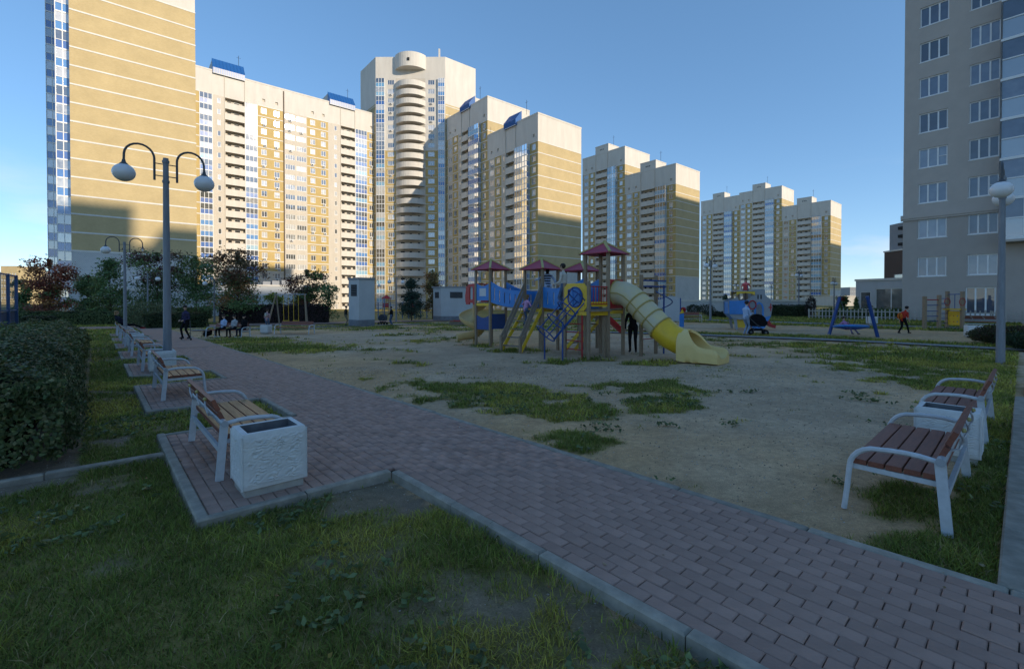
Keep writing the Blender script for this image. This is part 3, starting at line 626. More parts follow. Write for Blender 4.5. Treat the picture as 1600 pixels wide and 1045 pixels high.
    crown.box(xc-.35, -3.0, zt-2.9, xc+.35, -2.6, zt-2.0, 1); crown.build('round_roof_hut', [CAP, DARK], root)
    a = MB(); a.box(k*95, 3, H+.4, k*95+.5, 3.5, H+4.6); a.build('vent_stack', [CAP], root)
round_tower()
# left brick tower: windowless sunlit gable, glazed bays peeping out on its far side
def brick_tower():
    root = house('brick_tower', 'huge windowless yellow brick tower wall with pale bands at the left', AB(96.6, -6.2), RZB, 15.8, 62, 17, [(0, 15.8, 'blank', lambda i: 't' if i < 4 else 'Y')], 53.2, zb=-1.9, ac=0)
    for i in range(1, 22):
        z = -1.9+i*FH; put('glazed_balcony', glazed_mesh(1.6, 1.2, 2, BLUEP, 1), root, (-1.65, 3.0, z))
        put('glazed_balcony', glazed_mesh(1.5, 1.2, 2, BLUEP, 1), root, (-3.9, 16.8, z))
    w = MB(); w.box(-1.6, 3.02, -1.9, -.01, 15.5, 60.5); w.box(-3.85, 16.82, -1.9, -.01, 20, 58.6); w.prism([(-4.3, 58.7), (-2.2, 58.7), (-2.2, 61.5), (-4.6, 62.0)], 15.5, 18.5); w.build('side_wing', [CAP], root)
brick_tower()
# grey stucco house on the right
STUC = mat('grey_stucco', (.50, .445, .40), (.46, .41, .37), 1.2, .95, .1, .25, 90); STUC2 = mat('darker_stucco', (.43, .38, .345), (.40, .355, .32), 1.2, .95, .1, .25, 90)
RGLASS = glass_mat('curtained_glass', [(0, (.03, .04, .07)), (.35, (.06, .085, .14)), (.7, (.12, .155, .23)), (1, (.24, .28, .35))], .05, .02)
FROST = glass_mat('frosted_panel', [(0, (.2, .24, .3)), (.5, (.24, .28, .34)), (1, (.28, .32, .38))], .15, .1)
def grey_house():
    a0, b = 8.9, 51.8; o = AB(a0, b); root = thing('grey_house', 'grey stucco apartment house with white windows at the right edge', 'building', (o.x, o.y, 0), RZD); H = 58; L = 27
    def xl(px): u = (px-800)/F; return a0-(b*(e2.x-u*e2.y))/(u*e1.y-e1.x)
    c1 = (xl(1433), xl(1478)); c2 = (xl(1511), xl(1559)); zr = [3.72, 6.95]+[9.9+2.97*i for i in range(16)]
    mb = MB(); mb2 = MB(); ZM = 8.85
    xs = [0, (c1[1]+c2[0])/2, c2[1]+.05]; xb = xs[2]; bay = 5.2; c3 = (xb+bay+1.0, xb+bay+3.2)
    for (x0, x1), c, low in (((xs[0], xs[1]), c1, False), ((xs[1], xs[2]), c2, True), ((xb+bay, xb+bay+4.5), c3, False)):
        hl = [(c[0], c[1], z, z+1.62) for z in ([.55] if low else [])+zr]
        if low: hl[0] = (c[0]-.1, c[1]-.1, .55, 2.75)
        strip(mb2, x0, x1, -1, ZM, [h for h in hl if h[2] < ZM], 0, .16); strip(mb, x0, x1, ZM, H, [h for h in hl if h[2] > ZM], 0, .16)
        for j, h in enumerate(hl): put('window', window_mesh(h[1]-h[0], h[3]-h[2], 3, j % 5 == 3, RGLASS, .085), root, (h[0], .04, h[2]))
    strip(mb2, xb, xb+bay, -1, ZM, [], 0); strip(mb, xb, xb+bay, ZM, H, [], 0); strip(mb2, xb+bay+4.5, L, -1, ZM, [], 0); strip(mb, xb+bay+4.5, L, ZM, H, [], 0)
    for (m_, z0, z1) in ((mb2, -1, ZM), (mb, ZM, H)):
        m_.quad((0, 0, z0), (0, 16, z0), (0, 16, z1), (0, 0, z1)); m_.quad((L, 0, z0), (L, 16, z0), (L, 16, z1), (L, 0, z1)); m_.quad((0, 16, z0), (L, 16, z0), (L, 16, z1), (0, 16, z1))
    mb.quad((0, 0, H), (L, 0, H), (L, 16, H), (0, 16, H)); mb.build('upper_wall', [STUC], root); mb2.build('lower_wall', [STUC2], root)
    t = MB(); t.box(-.14, -.16, ZM-.16, xb, -.001, ZM+.16); t.box(-.14, -.1, ZM-.32, xb, -.002, ZM-.165); t.box(-.14, 0, ZM-.16, -.001, 16, ZM+.16); t.build('moulding', [STUC], root)
    gm = glazed_mesh(bay-.1, 1.15, 4, FROST, 1, 2.97, .5, RGLASS)
    for i in range(17): put('glazed_balcony', gm, root, (xb+.05, -.004, 6.35+2.97*i))
    t = MB(); t.box(xb, -1.25, 6.08, xb+bay, -.005, 6.24); t.build('balcony_floor', [STUC], root)
grey_house()
# low and far buildings
def block(name, label, corners, z0, z1, m, wins=(), cat='building', group=None, depth=12, trim=None):
    a = Vector((corners[0].x, corners[0].y, 0)); b = Vector((corners[1].x, corners[1].y, 0)); L = (b-a).length; root = thing(name, label, cat, a, math.atan2(b.y-a.y, b.x-a.x), group)
    mb = MB(); strips = {}
    for x, w, z, h, n in wins: strips.setdefault((x, w), []).append((z, h, n))
    xs = 0
    for (x, w) in sorted(strips):
        strip(mb, xs, x-.05, z0, z1, [], 0); hl = [(x, x+w, z, z+h) for z, h, n in strips[(x, w)]]; strip(mb, x-.05, x+w+.05, z0, z1, hl, 0, .14)
        for z, h, n in strips[(x, w)]: put('window', window_mesh(w, h, n, False, GLASSD), root, (x, 0, z))
        xs = x+w+.05
    strip(mb, xs, L, z0, z1, [], 0)
    mb.quad((0, 0, z0), (0, depth, z0), (0, depth, z1), (0, 0, z1)); mb.quad((L, 0, z0), (L, depth, z0), (L, depth, z1), (L, 0, z1)); mb.quad((0, depth, z0), (L, depth, z0), (L, depth, z1), (0, depth, z1)); mb.quad((0, 0, z1), (L, 0, z1), (L, depth, z1), (0, depth, z1))
    mb.build('wall', [m], root)
    t = MB(); t.box(-.1, -.12, z1+.001, L+.1, depth+.1, z1+.25); t.build('roof', [trim or CAP], root); return root
PALE = mat('pale_render', (.50, .51, .52), (.44, .45, .46), .8, .85, .15, .15, 60)
BROWN = mat('brown_cladding', (.10, .065, .05), (.085, .055, .045), 1.5, .7)
GREYP = mat('grey_cladding', (.28, .29, .31), (.24, .25, .27), 1, .7)
pb = block('entrance_pavilion', 'low pale pavilion with a wide dark glazed opening beside the grey house', (P(1337, 470, 60), P(1420, 470, 55)), -1, 4.2, PALE, [(.5, 1.2, .6, 2.2, 1), (2.2, 3.3, .3, 2.9, 2), (5.8, .9, -.4, 2.6, 1)], depth=5)
bb = block('brown_house', 'narrow brown and grey house half hidden by the grey house', (P(1381, 470, 82), P(1440, 470, 74)), -1, 10.2, BROWN, [(2.2, 1.9, 3.6, 2.6, 1)], depth=10)
up = MB(); up.box(.5, .5, 10.5, 9, 9, 15.0); 
for i in range(3): up.box(3.4, -.3, 11.0+1.35*i, 9, .49, 11.5+1.35*i, 1)
up.build('upper_storeys', [GREYP, DARK], bb)
for (lab, pa, pb_, Y, py, wn, m) in (('sunlit far yellow houses row seen over the sports cage', 2, 27, 330, 416, 6, YEL), ('sunlit far white house between the cage and the maple', 27, 62, 360, 424, 8, CAP), ('tiny far grey tower block right of the skyline', 1328, 1341, 520, 449, 4, GREYP), ('long low sunlit shed far beyond the swing', 1318, 1345, 150, 463, 1, CAP)):
    A = P(pa, 470, Y); B = P(pb_, 470, Y); top = P(pa, py, Y).z; L = (B-A).length
    wins = [(L*(i+.25)/wn, L*.4/wn, z, 1.7, 2) for i in range(wn) for z in np.arange(3, top-3, 4.2)] if Y > 200 else []
    block('far_house', lab, (A, B), -8, top, m, wins, depth=20)
pod = block('parking_podium', 'long pale parking podium wall behind the trees below the long slab', (AB(92, 9.65), AB(92, 27)), -2, 4.3, PALE, depth=40)
v = MB()
for i, x in enumerate((9.5, 11, 12.6)): v.box(x, 1, 4.56, x+1.2, 2.2, 5.2+.15*i)
v.build('roof_vent', [GREYP], pod)
block('garage_wall', 'pale garage front under the brick tower', (AB(88, -6), AB(88, 9.6)), -2, 3.2, PALE, [(2, 2.6, -1, 2.6, 2), (7, 2.6, -1, 2.6, 2)], depth=8)
block('podium_wall', 'low pale boundary wall behind the hedges at centre right', (P(985, 470, 74), P(1275, 470, 66)), -1, 1.55, PALE, depth=.4)
# the blocks behind the photographer whose long shadow lies over the courtyard
def behind(label, a, b0, b1, H):
    L = b1-b0; o = AB(a, b1); y = 'y'
    house('courtyard_block', label, o, RZB+PI, L, H, 15, [(0, L, 'blank', y)], H-5, ac=0, group='tall blocks behind the viewpoint')
behind('tall yellow tower behind the viewpoint shading the left brick tower', -110, 8, 50.6, 90.5)
behind('lower yellow tower behind the viewpoint beside the tallest one', -110, 50.7, 54.6, 84.2)
behind('narrow yellow tower behind the viewpoint next to the shading slab', -110, 54.7, 60.6, 87.6)
behind('long yellow slab behind the viewpoint shading the courtyard', -110.1, 60.7, 117, 75.5)
behind('tall yellow tower behind the viewpoint shading the banded gable', -110, 117.1, 148, 91.8)
behind('yellow block right of the viewpoint shading the far gables', -14, 152, 186, 71)
behind('yellow block far right of the viewpoint shading the farthest gable', -14, 250, 292, 57)
# ------------------------------------------------------------------ benches, bins, lamps
WHITEM = mat('white_painted_steel', (.55, .57, .60), (.46, .48, .5), 14, .45, .45, 0, 30, 0, 5)
RAILM = mat('grey_steel_rail', (.36, .38, .41), (.30, .32, .34), 10, .4, .5)
SLATB = mat('brown_slat', (.25, .08, .045), (.17, .055, .033), 5, .5, .45, .3, 40, .1, 5, stretch=(1, 8, 8))
SLATT = mat('worn_slat', (.40, .25, .115), (.27, .15, .07), 4, .55, .4, .3, 40, .12, 6, stretch=(1, 9, 9))
BALL = mat('yellow_ball', (.42, .37, .16), (.38, .33, .13))
CONC = mat('white_concrete', (.66, .66, .65), (.58, .58, .57), 9, .85, .2, .5, 55, .05, 6, dist=.006)
LINER = mat('bin_liner', (.16, .17, .18), (.11, .11, .12), 8, .6)
def make_bench(label, worn, loc, rz, group=None):
    t = thing('park_bench', label, 'bench', loc, rz, group); L = .85
    for s in (-1, 1):
        x = s*L
        m = MB(); m.beam((x, -.06, 0), (x, -.015, .535), .035, .065, 0, (0, 1, 0)); m.build('leg', [WHITEM], t)
        m = MB(); pts = [(x, -.01, .535)]+[(x, .02+.33*i/4, .545+.012*math.sin(PI*i/4)) for i in range(1, 5)]+[(x, .35+.19*math.sin(a), .36+.187*math.cos(a)) for a in np.linspace(.25, PI/2, 6)]+[(x, .555, .18), (x, .575, 0)]
        m.tube(pts, .021, 7); m.build('armrest', [WHITEM], t, 50)
        m = MB(); m.beam((x-s*.045, -.03, .36), (x-s*.045, .53, .365), .03, .04); m.build('seat_support', [WHITEM], t)
    m = MB(); m.tube([(-L-.045, -.02, .545), (L+.045, -.02, .545)], .031, 10); m.build('back_rail', [RAILM], t, 40)
    m = MB(); m.beam((-L, -.045, .29), (L, -.045, .29), .03, .045); m.build('stretcher', [WHITEM], t)
    sm = SLATT if worn else SLATB
    for i in range(5):
        y = .035+.112*i; m = MB(); m.box(-L+.025, y-.05, .388, L-.025, y+.05, .427, 0); m.box(-L+.03, y-.046, .4272, L-.03, y+.046, .4285, 1); m.build('seat_slat', [SLATB, sm], t)
    for i in range(2):
        T = TR(0, -.025-.048*i, .585+.125*i) @ RX(R(-66)); m = MB(); m.box(-L+.06, -.057, -.018, L-.06, .057, .018, 0, T); m.build('back_slat', [SLATB], t)
    for x in (-.5, 0, .5):
        m = MB(); m.tube([(x, -.03, .55)]+[(x+.05*math.sin(a*2), -.085-.03*math.sin(a), .56+.2*a/PI) for a in np.linspace(.2, PI, 7)], .009, 5); m.build('scroll', [WHITEM], t)
        m = MB(); m.ell((x, -.115, .73), (.02, .02, .02), 8); m.build('ball', [BALL], t, 60)
    return t
b0 = make_bench('nearest left bench with worn tan seat slats behind the near white bin', True, W(5.9, .9, .03), PA-PI/2, 'benches in a row on the paved bays')
BL = ['second bench from the front in the left row, between near bin and lamp post', 'third bench in the left row beside the bin at the lamp post', 'fourth bench of the left row beyond the lamp post', 'fifth bench of the left row, middle distance', 'sixth bench of the left row next to the far white bin', 'farthest bench of the left row with a person lying back']
for k in range(1, 7): dup(b0, W(PAD0+PADS*k+1.75, .9, .03), PA-PI/2, BL[k-1])
br = make_bench('red brown bench with white armrests nearest on the right', False, W(.42, 5.5, -.03), PA, 'brown benches on the right')
dup(br, W(.36, 8.9, -.03), PA, 'second red brown bench on the right behind the white bin')
dup(br, ON(*G(362, 526).xy), R(168), 'far brown bench on which three boys sit', 'far benches on the grass').scale = (1.36, 1, 1)
dup(br, ON(*G(464, 521).xy), R(172), 'empty far brown bench right of the three boys', 'far benches on the grass').scale = (1.36, 1, 1)
dup(br, ON(*G(1076, 503).xy), R(172), 'far reddish bench behind the tube slide', 'far benches on the grass')
dup(br, ON(*G(1536, 514).xy), R(-35), 'bench half hidden by shrubs beside the white bin at the right', 'far benches on the grass')
# planter shaped litter bins of rippled white concrete
def bin_mesh():
    mb = MB(); w, d, h, z0 = .27, .22, .46, .07; n = 64; c = .035
    def side(a, b):                    # rippled wall panel
        a = Vector(a); b = Vector(b); nr = Vector(((b-a).y, -(b-a).x, 0)).normalized(); vs_ = []
        for j in range(n+1):
            for i in range(n+1):
                u, v_ = i/n, j/n; e = min(u, 1-u, v_, 1-v_); k = min(1, e*9); zz = z0+h*v_
                rp = .0065*math.sin(108*v_+2.0*math.sin(17*u+5*v_+a.x*7)+1.5*math.sin(31*u-9*v_)+2.2*math.sin(47*u+21*v_+1.5*math.sin(29*v_)))*(.65+.35*math.sin(23*u+11*v_+2*math.sin(13*v_)))
                vs_.append(a.lerp(b, u)+nr*(rp*k-.012*(1-k))+Vector((0, 0, zz)))
        mb.add(vs_, [(j*(n+1)+i, j*(n+1)+i+1, (j+1)*(n+1)+i+1, (j+1)*(n+1)+i) for j in range(n) for i in range(n)], 0)
    P4 = [(-w, -d, 0), (w, -d, 0), (w, d, 0), (-w, d, 0)]
    for i in range(4): side(P4[i], P4[(i+1) % 4])
    wi, di = w-.065, d-.065; zt = z0+h
    o = [(x*(1-.012/abs(x)), y*(1-.012/abs(y)), zt) for x, y, z in P4]; o2 = [(x*.93, y*.92, zt+.018) for x, y, z in P4]; i2 = [(math.copysign(wi, x), math.copysign(di, y), zt+.018) for x, y, z in P4]
    i3 = [(x, y, zt-.3) for x, y, z in i2]; mb.add(o+o2+i2, [(i, (i+1) % 4, (i+1) % 4+4, i+4) for i in range(4)]+[(i+4, (i+1) % 4+4, (i+1) % 4+8, i+8) for i in range(4)], 0)
    mb.add(i2+i3, [(i, (i+1) % 4, (i+1) % 4+4, i+4) for i in range(4)]+[(4, 5, 6, 7)], 1)
    return mb.mesh('bin_body', [CONC, LINER], 60)
BINM = bin_mesh()
def plinth_mesh():
    mb = MB(); mb.box(-.24, -.19, 0, .24, .19, .075); return mb.mesh('plinth', [mat('raw_concrete', (.42, .40, .36), (.34, .32, .29), 8, .9, .1, .4, 50)])
PLM = plinth_mesh()
def make_bin(label, loc, rz):
    t = thing('litter_bin', label, 'bin', loc, rz, 'white concrete bins'); put('bin_body', BINM, t); put('plinth', PLM, t); return t
bw = [(W(4.62, 1.16, .03), PA, 'large white rippled concrete bin nearest in front of the left bench'), (W(14.45, 1.2, .03), PA, 'white concrete bin at the foot of the tall lamp post'), (W(24.3, 1.15, .03), PA, 'farther white bin in the left bench row'),
      (W(.55, 7.05, -.02), PA+PI/2, 'white concrete bin standing between the two right benches'), (ON(*G(416, 521).xy), R(-8), 'white bin on the grass in front of the girl with backpack'), (ON(*G(1362, 506.5).xy), R(-10), 'white bin behind the nest swing near the picket fence'), (ON(*G(1521, 527).xy), R(-25), 'white bin by the shrubs at the right')]
for i, (l, r_, lb) in enumerate(bw): make_bin(lb, l, r_)
# lamps
POLE = mat('galvanised_pole', (.22, .24, .27), (.17, .185, .21), 6, .5, .5, 0, 30, 0, 5, stretch=(3, 3, .5))
ARMM = mat('dark_arm', (.085, .09, .1), (.07, .075, .08), 4, .5)
GLOBE = mat('opal_globe', (.74, .74, .76), (.7, .7, .72), 2, .25, .5)
def lamp_meshes(H):
    out = {}
    m = MB(); m.tube([(0, 0, -.05), (0, 0, .02), (0, 0, 1.2), (0, 0, H)], [.1, .098, .088, .06], 12); m.tube([(0, 0, H-.12), (0, 0, H-.06)], .08, 10); m.tube([(0, 0, H-.62), (0, 0, H-.56)], .08, 10); out['pole'] = m.mesh('pole', [POLE], 30)
    for s in (-1, 1):
        m = MB(); x = .23*s; m.tube([(x, 0, H-.58)]+[(x, 0, H-.05)]+[(x+s*.29*(1-math.cos(a)), 0, H-.05+.30*math.sin(a)) for a in np.linspace(.2, PI-.05, 11)]+[(x+s*.585, 0, H-.2)], .026, 8)
        for z in (H-.16, H-.46): m.tube([(0, 0, z), (x, 0, z)], .013, 5)
        out['arm', s] = m.mesh('arm', [ARMM], 50)
    m = MB(); m.lathe([(.001, .12), (.032, .11), (.045, .05), (.1, -.01), (.001, -.02)], 14); out['cap'] = m.mesh('lamp_cap', [ARMM], 50)
    m = MB(); m.ell((0, 0, -.205), (.232, .232, .21), 22); out['globe'] = m.mesh('globe', [GLOBE], 80)
    m = MB(); m.ell((0, 0, -.08), (.05, .05, .09), 10); out['bulb'] = m.mesh('bulb', [GLOBE], 80); return out
LM = {}
def make_lamp(label, loc, H=5.3, bare=False, rz=PA):
    k = round(H, 1)
    if k not in LM: LM[k] = lamp_meshes(H)
    M = LM[k]; t = thing('street_lamp', label, 'lamp', loc, rz, 'double globe lamps'); put('pole', M['pole'], t)
    for s in (-1, 1):
        a = put('arm', M['arm', s], t); x = s*(.23+.585); put('lamp_cap', M['cap'], a, (x, 0, H-.3)); put('bulb' if (bare and s > 0) else 'globe', M['bulb' if (bare and s > 0) else 'globe'], a, (x, 0, H-.3))
make_lamp('tall double globe lamp post in the left foreground', ON(*G(262, 582).xy), 5.42)
make_lamp('double globe lamp with one bare bulb behind the left benches', W(34.7, 1.2), 5.4, True)
make_lamp('double globe lamp post on the lawn at the right edge', ON(*G(1563, 566).xy), 5.05)
for px, Y, H, lb in ((231, 46, 5.0, 'small double globe lamp before the brick tower trees'), (335, 48, 4.6, 'slim lamp in front of the left trees beside the boys'), (1110, 39, 5.1, 'double globe lamp right of the tube slide'), (1248, 54, 5.1, 'farther double globe lamp before the lowest far house'), (619, 52, 5.0, 'lamp between the booth and the spruce'), (584, 66, 5.2, 'lamp half hidden behind the tall booth'), (1150, 92, 5.2, 'tiny far lamp near the ship playhouse'), (1205, 96, 5.0, 'tiny far lamp right of the ship playhouse'), (1303, 60, 4.4, 'tiny lamp left of the pavilion')):
    p = P(px, 480, Y); make_lamp(lb, ON(p.x, p.y), H)

# ------------------------------------------------------------------ main play structure
WOOD = mat('play_timber', (.33, .245, .165), (.25, .18, .12), 4, .7, .25, .3, 30, .08, 5, stretch=(8, 8, 1)); WOODL = mat('grey_timber', (.27, .22, .17), (.21, .17, .13), 4, .75, .2, .3, 30, .08, 5)
PBLUE = mat('play_blue', (.03, .21, .58), (.025, .175, .48), 3, .4, .45); PDBLUE = mat('play_dark_blue', (.012, .06, .24), (.01, .05, .2), 3, .4, .45); PRED = mat('play_red', (.45, .022, .026), (.36, .018, .022), 3, .4, .45)
PYEL = mat('play_yellow', (.76, .48, .025), (.66, .41, .025), 3, .4, .45); MAROON = mat('roof_maroon', (.38, .03, .07), (.32, .026, .06), 3, .45, .4); RIDGE = mat('ridge_straw', (.48, .42, .16), (.42, .36, .13), 6, .6)
BEIGEP = mat('beige_plastic', (.62, .45, .2), (.56, .39, .17), 3, .42, .45); TUBEM = mat('scuffed_tube', (.50, .45, .34), (.62, .50, .24), 1.5, .45, .4, 0, 30, 0, 6); HOODM = mat('pale_yellow_plastic', (.78, .56, .22), (.7, .5, .19), 2, .4, .45)
FLANGE = mat('flange', (.42, .31, .09), (.36, .26, .08), 5, .5); POSTER = mat('poster_paper', (.6, .6, .62), (.5, .5, .52), 30, .6)
def playground():
    o = ON(1.2, 15.3); root = thing('play_structure', 'wooden playground towers with maroon roofs, blue bridges and a big tube slide', 'playground', (o.x, o.y, 0)); O = Vector((o.x, o.y, 0))
    g1 = Vector((-.707, .707, 0)); g2 = Vector((.707, .707, 0)); s = .92
    def bld(m, name, mats, smooth=None, parent=None): m.v = [tuple(Vector(v)-O) for v in m.v]; return m.build(name, mats, parent or root, smooth)
    at = lambda p, z: Vector((p.x, p.y, z))
    def post(p, top, w=.095):
        z = gz(p.x, p.y); m = MB(); T = TR(p.x, p.y, 0) @ RZ(R(45)); c = .014; h = w/2
        ring = lambda r, zz: [T @ Vector((sx*r+ (0), sy*r, zz)) for sx, sy in ((-1, -1), (1, -1), (1, 1), (-1, 1))]
        m.add(ring(h, z-.1)+ring(h, top-.02)+ring(h-.02, top), [(i, (i+1) % 4, (i+1) % 4+4, i+4) for i in range(4)]+[(i+4, (i+1) % 4+4, (i+1) % 4+8, i+8) for i in range(4)]+[(8, 9, 10, 11)])
        bld(m, 'post', [WOOD])
    def panel(name, a, b, outline, thick, mats, holes=()):           # board between two posts; outline in (u 0..1, absolute z)
        d = (b-a); L = d.length; ang = math.atan2(d.y, d.x); m = MB(); T = TR(a.x, a.y, 0) @ RZ(ang); m.prism([(u*L, z) for u, z in outline], -thick/2, thick/2, T); return bld(m, name, mats)
    def tower(c, eave, apex, deck, posts=(1, 1, 1, 1), s=s):
        C = [c, c+g1*s, c+g2*s, c+g1*s+g2*s]
        for q, f in zip(C, posts):
            if f: post(q, eave+.03)
        cen = c+(g1+g2)*s/2; ex = .17; K = [c-(g1+g2)*ex, c+g2*s+(g2-g1)*ex, c+(g1+g2)*s+(g1+g2)*ex, c+g1*s+(g1-g2)*ex]
        for i in range(4):
            m = MB(); a, b = at(K[i], eave), at(K[(i+1) % 4], eave); t = at(cen, apex); m.add([a, b, t, a-Vector((0, 0, .03)), b-Vector((0, 0, .03)), t-Vector((0, 0, .05))], [(0, 1, 2), (3, 5, 4), (0, 3, 4, 1)]); bld(m, 'roof_panel', [MAROON])
        for i in range(4):
            m = MB(); m.beam(at(K[i], eave+.005), at(cen, apex+.01), .085, .045); bld(m, 'ridge_batten', [RIDGE])
        m = MB(); m.tube([at(cen, apex-.02), at(cen, apex+.05)], .05, 8); bld(m, 'finial', [RIDGE])
        for i in range(6):
            m = MB(); a = c+g1*s*(i+.08)/6; b = c+g1*s*(i+.92)/6; m.add([at(q, z) for z in (deck-.04, deck) for q in (a, b, b+g2*s, a+g2*s)], [(0, 3, 2, 1), (4, 5, 6, 7), (0, 1, 5, 4), (1, 2, 6, 5), (2, 3, 7, 6), (3, 0, 4, 7)]); bld(m, 'deck_plank', [WOODL])
        for a, b in ((C[0], C[1]), (C[0], C[2]), (C[1], C[3]), (C[2], C[3])):
            m = MB(); m.beam(at(a, deck-.1), at(b, deck-.1), .05, .11); bld(m, 'deck_beam', [PYEL])
        return C
    v2 = lambda px, py: Vector((*G(px, py).xy, 0))
    c1 = v2(766, 541); c2 = v2(847.5, 548); c3 = v2(950, 557)
    z1, z2, z3 = 1.60, 1.40, 1.38
    T1 = tower(c1, 3.03, 3.45, z1); T2 = tower(c2, 2.90, 3.32, z2); T3 = tower(c3, 3.28, 3.68, z3)
    c4 = Vector((*P(912, 480, 18.2).xy, 0)); T4 = tower(c4, 2.88, 3.25, z3)
    # tower 1: blue scalloped panels, poster, red slide entry, beige spiral slide
    sc = lambda zt, dep, zb_: [(0.03, zb_), (.97, zb_), (.97, zt)]+[(.97-.94*i/10, zt-dep*math.sin(PI*i/10)) for i in range(1, 10)]+[(.03, zt)]
    pn = panel('blue_panel', T1[1], T1[0], sc(2.42, .13, 1.68), .03, [PBLUE]); panel('blue_panel', T1[1], T1[0], sc(1.05, .12, .42), .03, [PDBLUE]); panel('blue_panel', T1[0], T1[2], [(.05, .45), (.95, .45), (.95, 1.1), (.05, 1.1)], .03, [PDBLUE])
    d = T1[0]-T1[1]; nrm = Vector((d.y, -d.x, 0)).normalized(); nrm = nrm if nrm.y < 0 else -nrm; m = MB(); a = T1[1]+d*.27+nrm*.02; b = T1[1]+d*.73+nrm*.02; m.quad(at(a, 1.86), at(b, 1.86), at(b, 2.2), at(a, 2.2)); bld(m, 'poster', [POSTER], None, pn)
    ent = T1[1]+g1*.05; en2 = T1[3]+g1*.05                                       # red entry hood on the far left side
    for q0 in (ent, en2):
        for u0, u1 in ((0, .16), (.38, .62), (.0, .62)):
            m = MB(); T = TR(q0.x, q0.y, 0) @ RZ(math.atan2(g1.y, g1.x))
            if (u0, u1) == (.0, .62): m.prism([(0, 1.55), (.66, 1.6), (.68, 1.9), (.6, 2.22), (.45, 2.4), (.0, 2.42), (0, 2.3), (.36, 2.28), (.36, 1.72), (0, 1.72)], -.025, .025, T)
            else: m.prism([(u0, 1.5), (u1, 1.5), (u1, 2.3), (u0, 2.3)], -.03 if u0 else -.02, .03 if u0 else .02, T)
            bld(m, 'red_side', [PRED])
    m = MB(); m.beam(at(ent+g1*.05, 2.4), at(en2+g1*.05, 2.4), .3, .05); bld(m, 'red_top', [PRED])
    sp = at((ent+en2)/2+g1*.62, 0); m = MB(); gz0 = gz(sp.x, sp.y); m.tube([at(sp, gz0), at(sp, 1.75)], .07, 10); bld(m, 'slide_column', [BEIGEP], 40)
    def chute(path, wid, depth, name, mats, th=.03):                              # open trough swept along a path
        m = MB(); n = 10; rings = []
        for i, p in enumerate(path):
            t = (path[min(i+1, len(path)-1)]-path[max(i-1, 0)]); t.z = 0; t.normalize(); sd = Vector((t.y, -t.x, 0)); r = []
            for rr, zz in ((wid/2, 0), (wid/2+th, -th)):
                for j in range(n+1): a = PI*j/n; r.append(p+sd*(-math.cos(a)*rr)+Vector((0, 0, depth*(1-math.sin(a)) + (zz if 0 < j < n else 0))))
            rings.append(r)
        k = 2*(n+1); fs = []
        for i in range(len(path)-1):
            for j in range(n): fs += [(i*k+j, i*k+j+1, (i+1)*k+j+1, (i+1)*k+j), (i*k+n+1+j, (i+1)*k+n+1+j, (i+1)*k+n+2+j, i*k+n+2+j)]
            fs += [(i*k, (i+1)*k, (i+1)*k+n+1, i*k+n+1), (i*k+n, i*k+2*n+1, (i+1)*k+2*n+1, (i+1)*k+n)]
        m.add([v for r in rings for v in r], fs); return bld(m, name, mats, 50)
    h0 = math.atan2(-g1.y, -g1.x); path = []
    for i in range(22):
        u = i/21; a = h0+.5+u*2*PI*.98; r = .36; path.append(Vector((sp.x+r*math.cos(a), sp.y+r*math.sin(a), 1.5-1.35*u)))
    last = path[-1]; tdir = Vector((-1, -.25, 0)).normalized()
    for i in range(1, 6): path.append(Vector((last.x, last.y, 0))+tdir*(.22*i)+Vector((0, 0, .15-.03*i-.12)))
    chute(path, .62, .28, 'spiral_slide', [BEIGEP])
    # bridges with wavy blue sides
    def bridge(A0, A1, B0, B1, za, zb_, sag, top0, top1):
        for a, b, nm in ((A0, B0, 'bridge_side'), (A1, B1, 'bridge_side')):
            n = 14; up = [(i/n, za+(zb_-za)*i/n-sag*math.sin(PI*i/n)+.68+top0*(1-i/n)**2+top1*(i/n)**2) for i in range(n+1)]; lo = [(i/n, za+(zb_-za)*i/n-sag*math.sin(PI*i/n)+.02) for i in range(n+1)]
            d = b-a; L = d.length; T = TR(a.x, a.y, 0) @ RZ(math.atan2(d.y, d.x)); m = MB(); k = 0; slots = 6
            # strips between slots: slots are real gaps
            xs = [0]
            for q in range(slots): xs += [(q+.8)/(slots+.6), (q+.98)/(slots+.6)]
            xs.append(1); f_up = lambda u: np.interp(u, [p[0] for p in up], [p[1] for p in up]); f_lo = lambda u: np.interp(u, [p[0] for p in lo], [p[1] for p in lo])
            for q in range(len(xs)-1):
                us = np.linspace(xs[q], xs[q+1], 4)
                if q % 2 == 0: m.prism([(u*L, f_lo(u)) for u in us]+[(u*L, f_up(u)) for u in us[::-1]], -.014, .014, T)
                else:
                    m.prism([(u*L, f_lo(u)) for u in us]+[(u*L, f_lo(u)+.14) for u in us[::-1]], -.014, .014, T); m.prism([(u*L, f_up(u)-.16) for u in us]+[(u*L, f_up(u)) for u in us[::-1]], -.014, .014, T)
            bld(m, nm, [PBLUE])
        n = 12
        for i in range(n):
            u = (i+.5)/n; a = A0.lerp(B0, u); b = A1.lerp(B1, u); z = za+(zb_-za)*u-sag*math.sin(PI*u); t = (B0-A0).normalized(); m = MB(); m.beam(at(a, z), at(b, z), (B0-A0).length/n*.86, .04); bld(m, 'bridge_plank', [WOODL])
    bridge(T1[0], T1[2], T2[1], T2[3], z1, z2, .10, .22, .0)
    bridge(T2[0], T2[2], T3[1], T3[3], z2, z3, .06, .12, .42)
    # climbing stair in front of the second tower
    fl, fr = v2(783, 548), v2(813, 551); tl, tr = T2[1], T2[0]; hz = .62
    for q in (fl, fr): post(q, gz(q.x, q.y)+hz, .085)
